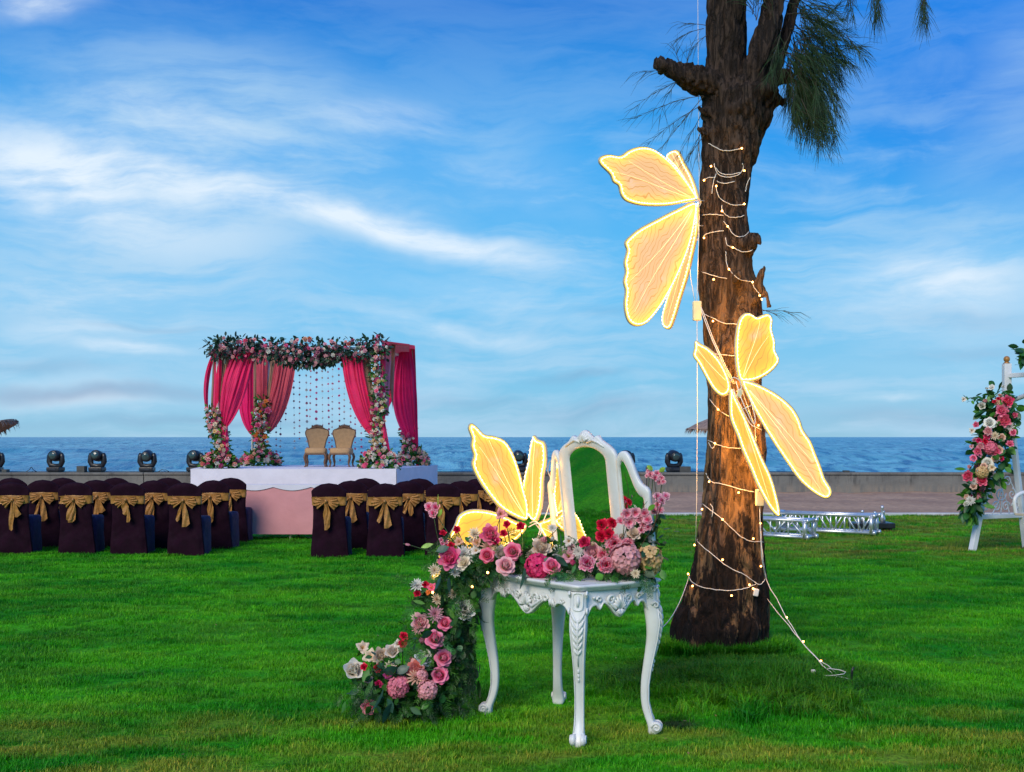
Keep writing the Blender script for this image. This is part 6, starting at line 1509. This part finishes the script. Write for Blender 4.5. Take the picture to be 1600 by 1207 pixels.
# ================================================================== GARDEN SWING at the right
M_swing = mat('white_painted_iron', (.72,.74,.76), .35, var=.06)
sw = thing('garden_swing', 'white ornate iron garden swing frame with flowers at the right picture edge', 'garden swing', (6.5,15.7,0))
fA = G(1519,862); fB = G(1603,857); apex = Vector(((fA.x+fB.x)/2+.10, (fA.y+fB.y)/2, 0)); apx = P(1573,585,apex.y)
axis = Vector((.53,-.85,0)).normalized(); across = (fB-fA).normalized(); SL = 1.75
def post(a, b, r=.035, name='leg', parent=None):
    m = MB(); d_ = (Vector(b)-Vector(a)); L__ = d_.length; m.box((Vector(a)+Vector(b))/2, (r*2, r*2, L__), d_.to_track_quat('Z','Y').to_matrix()); return W(bevel(m.build(name, M_swing, parent or sw), .006))
for off in (0, SL):
    o_ = axis*off; post(fA+o_, Vector((apx.x-.06,apx.y,apx.z-.30))+o_, .038); post(fB+o_, Vector((apx.x+.05,apx.y,apx.z-.55))+o_, .034); post(Vector((apx.x,apx.y,apx.z-.75))+o_, Vector((apx.x,apx.y,apx.z+.14))+o_, .048, 'post')
    b = MB(); b.ball(Vector((apx.x,apx.y,apx.z+.20))+o_, .042, 12, 8); b.tube([Vector((apx.x,apx.y,apx.z+.14))+o_, Vector((apx.x,apx.y,apx.z+.17))+o_], [.05,.02], 10); W(b.build('finial', M_gold, sw))
    # scrollwork panel between the legs
    zr = Zt(808, 15.6); tA = zr/(apx.z-.3); rl = fA.lerp(Vector((apx.x-.06,apx.y,apx.z-.30)), tA)+o_; rr_ = fB.lerp(Vector((apx.x+.05,apx.y,apx.z-.55)), zr/(apx.z-.55))+o_
    post(rl, rr_, .028, 'rail'); b = MB(); ee = (rr_-rl).normalized(); W_ = (rr_-rl).length
    for (u, z_, r_, st, sg) in ((.16,.10,.07,0,1),(.40,.10,.075,3.1,-1),(.62,.10,.075,0,1),(.84,.10,.07,3.1,-1),(.24,.26,.08,1.5,1),(.50,.27,.10,0,-1),(.76,.26,.08,1.5,-1),(.34,.43,.075,0,1),(.66,.43,.075,3.1,-1),(.50,.56,.06,1.5,1)):
        scroll(b, rl+ee*W_*u+Z3*(z_+.03), ee, Z3, r_, 1.5, .009, st, sg, 20)
    for u0, u1, z0_, z1_ in ((.05,.30,.03,.5),(.95,.70,.03,.5),(.5,.5,.03,.62),(.3,.5,.03,.35),(.7,.5,.03,.35)): b.tube(catmull([rl+ee*W_*u0+Z3*z0_, rl+ee*W_*((u0+u1)/2+.04)+Z3*((z0_+z1_)/2), rl+ee*W_*u1+Z3*z1_],5), .008, 6)
    W(b.build('scrollwork', M_swing, sw))
a_ = Vector((apx.x,apx.y,apx.z-.02)); post(a_, a_+axis*SL, .030, 'beam')
b = MB(); b.tube(catmull([a_+Z3*(-.36), a_+axis*.45+Z3*(-.22), a_+axis*SL/2+Z3*(-.14), a_+axis*(SL-.45)+Z3*(-.22), a_+axis*SL+Z3*(-.36)],6), .032, 8); W(b.build('arched_beam', M_swing, sw))
b = MB(); b.tube([Vector((apx.x,apx.y,apx.z-.42))+across*-.12, Vector((apx.x,apx.y,apx.z-.42))+across*.12], .018, 6); W(b.build('bracket', M_swing, sw))
# swing bench, hung on chains
sc0 = apex+axis*.34; bench = [sc0+Z3*.50, sc0+axis*(SL-.7)+Z3*.50]
for k in range(5):
    b = MB(); o_ = across*(-.24+.12*k); m0, m1 = bench[0]+o_, bench[1]+o_; b.box((m0+m1)/2, ((m1-m0).length, .095, .03), axis.to_track_quat('X','Z').to_matrix()); W(bevel(b.build('seat_slat', mat('pale_wood', (.55,.48,.38), .6) if k == 0 else M_swing, sw), .004))
for m0 in bench:
    b = MB(); b.tube(catmull([m0+across*-.26, m0+across*-.28+Z3*.20, m0+across*-.10+Z3*.28, m0+across*.22+Z3*.26, m0+across*.26+Z3*.02],5), .026, 8); W(b.build('armrest', M_swing, sw))
    b = MB()
    for k in range(26):
        p = m0+Z3*(.28+k*.062); b.tube([p+Vector((.012*math.cos(q_*1.047)*(1 if k%2 else .2), .012*math.cos(q_*1.047)*(.2 if k%2 else 1), .036*math.sin(q_*1.047))) for q_ in range(6)], .0045, 4, closed=True)
    W(b.build('chain', M_dgrey, sw))
# floral spray tied on the swing
random.seed(77)
fs = thing('floral_spray', 'long hanging spray of pink, white and peach flowers tied to the white swing', 'flower arrangement', P(1552,700,15.4))
SP = [P(1560,628,15.45), P(1562,650,15.4), P(1552,690,15.4), P(1542,725,15.4), P(1532,755,15.4), P(1520,790,15.4)]
garland('spray', SP, lambda t: .21 if t < .75 else .11, 70, 620, fs, [PINK,PALE,WHITE,PEACH], (.03,.05), (.08,.16), .4, lw=.3)
garland('spray', [P(1520,785,15.4), P(1516,800,15.4)], .07, 0, 60, fs, SMALL, (.03,.05), (.1,.18), 1.4)
for px, py, r, kind, c in ((1575,627,10,'peony',(.92,.05,.18)),(1565,642,10,'peony',PINK),(1569,657,11,'peony',(.92,.12,.24)),(1546,661,10,'rose',WHITE),(1560,623,4,'red',RED),(1554,628,4,'red',RED),(1544,674,7,'peony',PALE),(1542,682,6,'peony',DPINK),(1555,682,8,'mum',CREAM),(1565,684,7,'rose',PEACH),(1578,668,9,'mum',WHITE),(1583,676,6,'rose',PINK),
        (1529,689,6,'red',DPINK),(1539,690,6,'red',RED),(1547,700,11,'hydrangea',(.92,.22,.32)),(1556,706,8,'peony',PINK),(1560,704,8,'rose',PEACH),(1555,716,7,'rose',PEACH),(1565,717,5,'red',DPINK),(1528,705,7,'peony',PINK),(1530,712,6,'lily',LILAC),(1521,716,6,'rose',PINK),(1543,724,10,'rose',WHITE),(1550,731,8,'lily',CREAM),(1534,738,10,'hydrangea',GOLD),
        (1537,729,6,'rose',PEACH),(1513,744,9,'peony',(.92,.05,.18)),(1534,751,10,'peony',(.92,.05,.18)),(1522,753,7,'mum',WHITE),(1521,760,6,'rose',PEACH),(1516,783,9,'mum',WHITE),(1505,625,6,'lily',WHITE),(1534,634,8,'magnolia',WHITE),(1541,607,6,'bud',WHITE),(1565,604,7,'bud',WHITE),(1525,664,5,'peony',PINK),(1518,674,7,'lily',WHITE),(1578,694,6,'peony',PINK),(1586,649,5,'peony',PINK),(1532,697,6,'peony',PALE),(1518,698,5,'lily',LILAC)):
    p = P(px, py, 15.15+rnd(-.05,.05)); flower(fs, kind if kind not in ('red','mum','bud') else {'red':'carnation','mum':'chrysanthemum','bud':'rosebud'}[kind], kind, c, p, r/F*15.2*1.05, aim(p, .2))
b = MB(); b.tube(catmull([P(1506,625,15.3), P(1520,622,15.3), P(1536,628,15.35), P(1552,642,15.4)],5), .006, 5, col=(.03,.06,.02,1)); b.tube([P(1541,610,15.3), P(1552,632,15.35)], .006, 5, col=(.03,.06,.02,1)); b.tube([P(1520,673,15.3), P(1540,668,15.35)], .006, 5, col=(.03,.06,.02,1))
for i in range(16): p = P(rnd(1510,1548), rnd(618,632), 15.3); leaf(b, p, (rnd(-1,1),-.2,rnd(-.6,.8)), rnd(.06,.1), .022, random.choice(GRN))
W(b.build('stem', M_leaf, fs, recalc=False))
fs2 = thing('floral_spray', 'leafy spray tip just showing at the top right of the swing', 'flower arrangement', P(1604,560,15.0))
b = MB()
for i in range(70): p = P(1606+random.gauss(0,6), 556+random.gauss(0,9), 15.0+rnd(-.1,.1)); leaf(b, p, (rnd(-1,.6), rnd(-.5,.5), rnd(-1,.6)), rnd(.08,.16), rnd(.03,.045), random.choice(GRN))
W(tag(b.build('foliage', M_leaf, fs2, recalc=False), kind='stuff'))

# ================================================================== THATCHED PARASOLS on the beach
def parasol(px, py_rim, wpx, py_top, Y, label, tlt=0):
    X = (px-800)/F*Y; zr = Zt(py_rim, Y); zt = Zt(py_top, Y); r = wpx/2/F*Y; t = thing('thatched_parasol', label, 'parasol', (X, Y, -1.9), 0, 'thatched beach parasols beyond the wall')
    b = MB(); b.tube([Vector((X,Y,-1.9)), Vector((X,Y,zt-.2))], .09, 8); W(b.build('pole', M_wood, t))
    th_ = MB()
    th_.grid(lambda u, v: Vector((X+math.cos(u*6.2832)*r*v*(1+.012*math.sin(u*160)), Y+math.sin(u*6.2832)*r*v, zt+(zr-zt)*(v**1.25)+.03*noise.noise(Vector((u*60,v*9,0)))+tlt*math.cos(u*6.2832)*r*v)), 72, 10, closed_u=True)
    W(th_.build('thatch_roof', M_thatch, t, recalc=False))
    fr = MB()
    for k in range(260):
        a = rnd(0,6.2832); s_ = Vector((X+math.cos(a)*r*.97, Y+math.sin(a)*r*.97, zr+.05+tlt*math.cos(a)*r)); t2 = Vector((-math.sin(a),math.cos(a),0))*.035; e_ = s_+Vector((math.cos(a)*.12, math.sin(a)*.12, -rnd(.12,.30))); fr.face([fr.vert(s_-t2), fr.vert(s_+t2), fr.vert(e_)])
    W(tag(fr.build('thatch_fringe', M_thatch, t, recalc=False), kind='stuff'))
parasol(1147, 671, 150, 640, 44, 'brown thatched beach parasol half hidden behind the tree trunk')
parasol(-52, 684, 150, 668, 44, 'thatched beach parasol whose fringed rim enters at the left edge', .36)
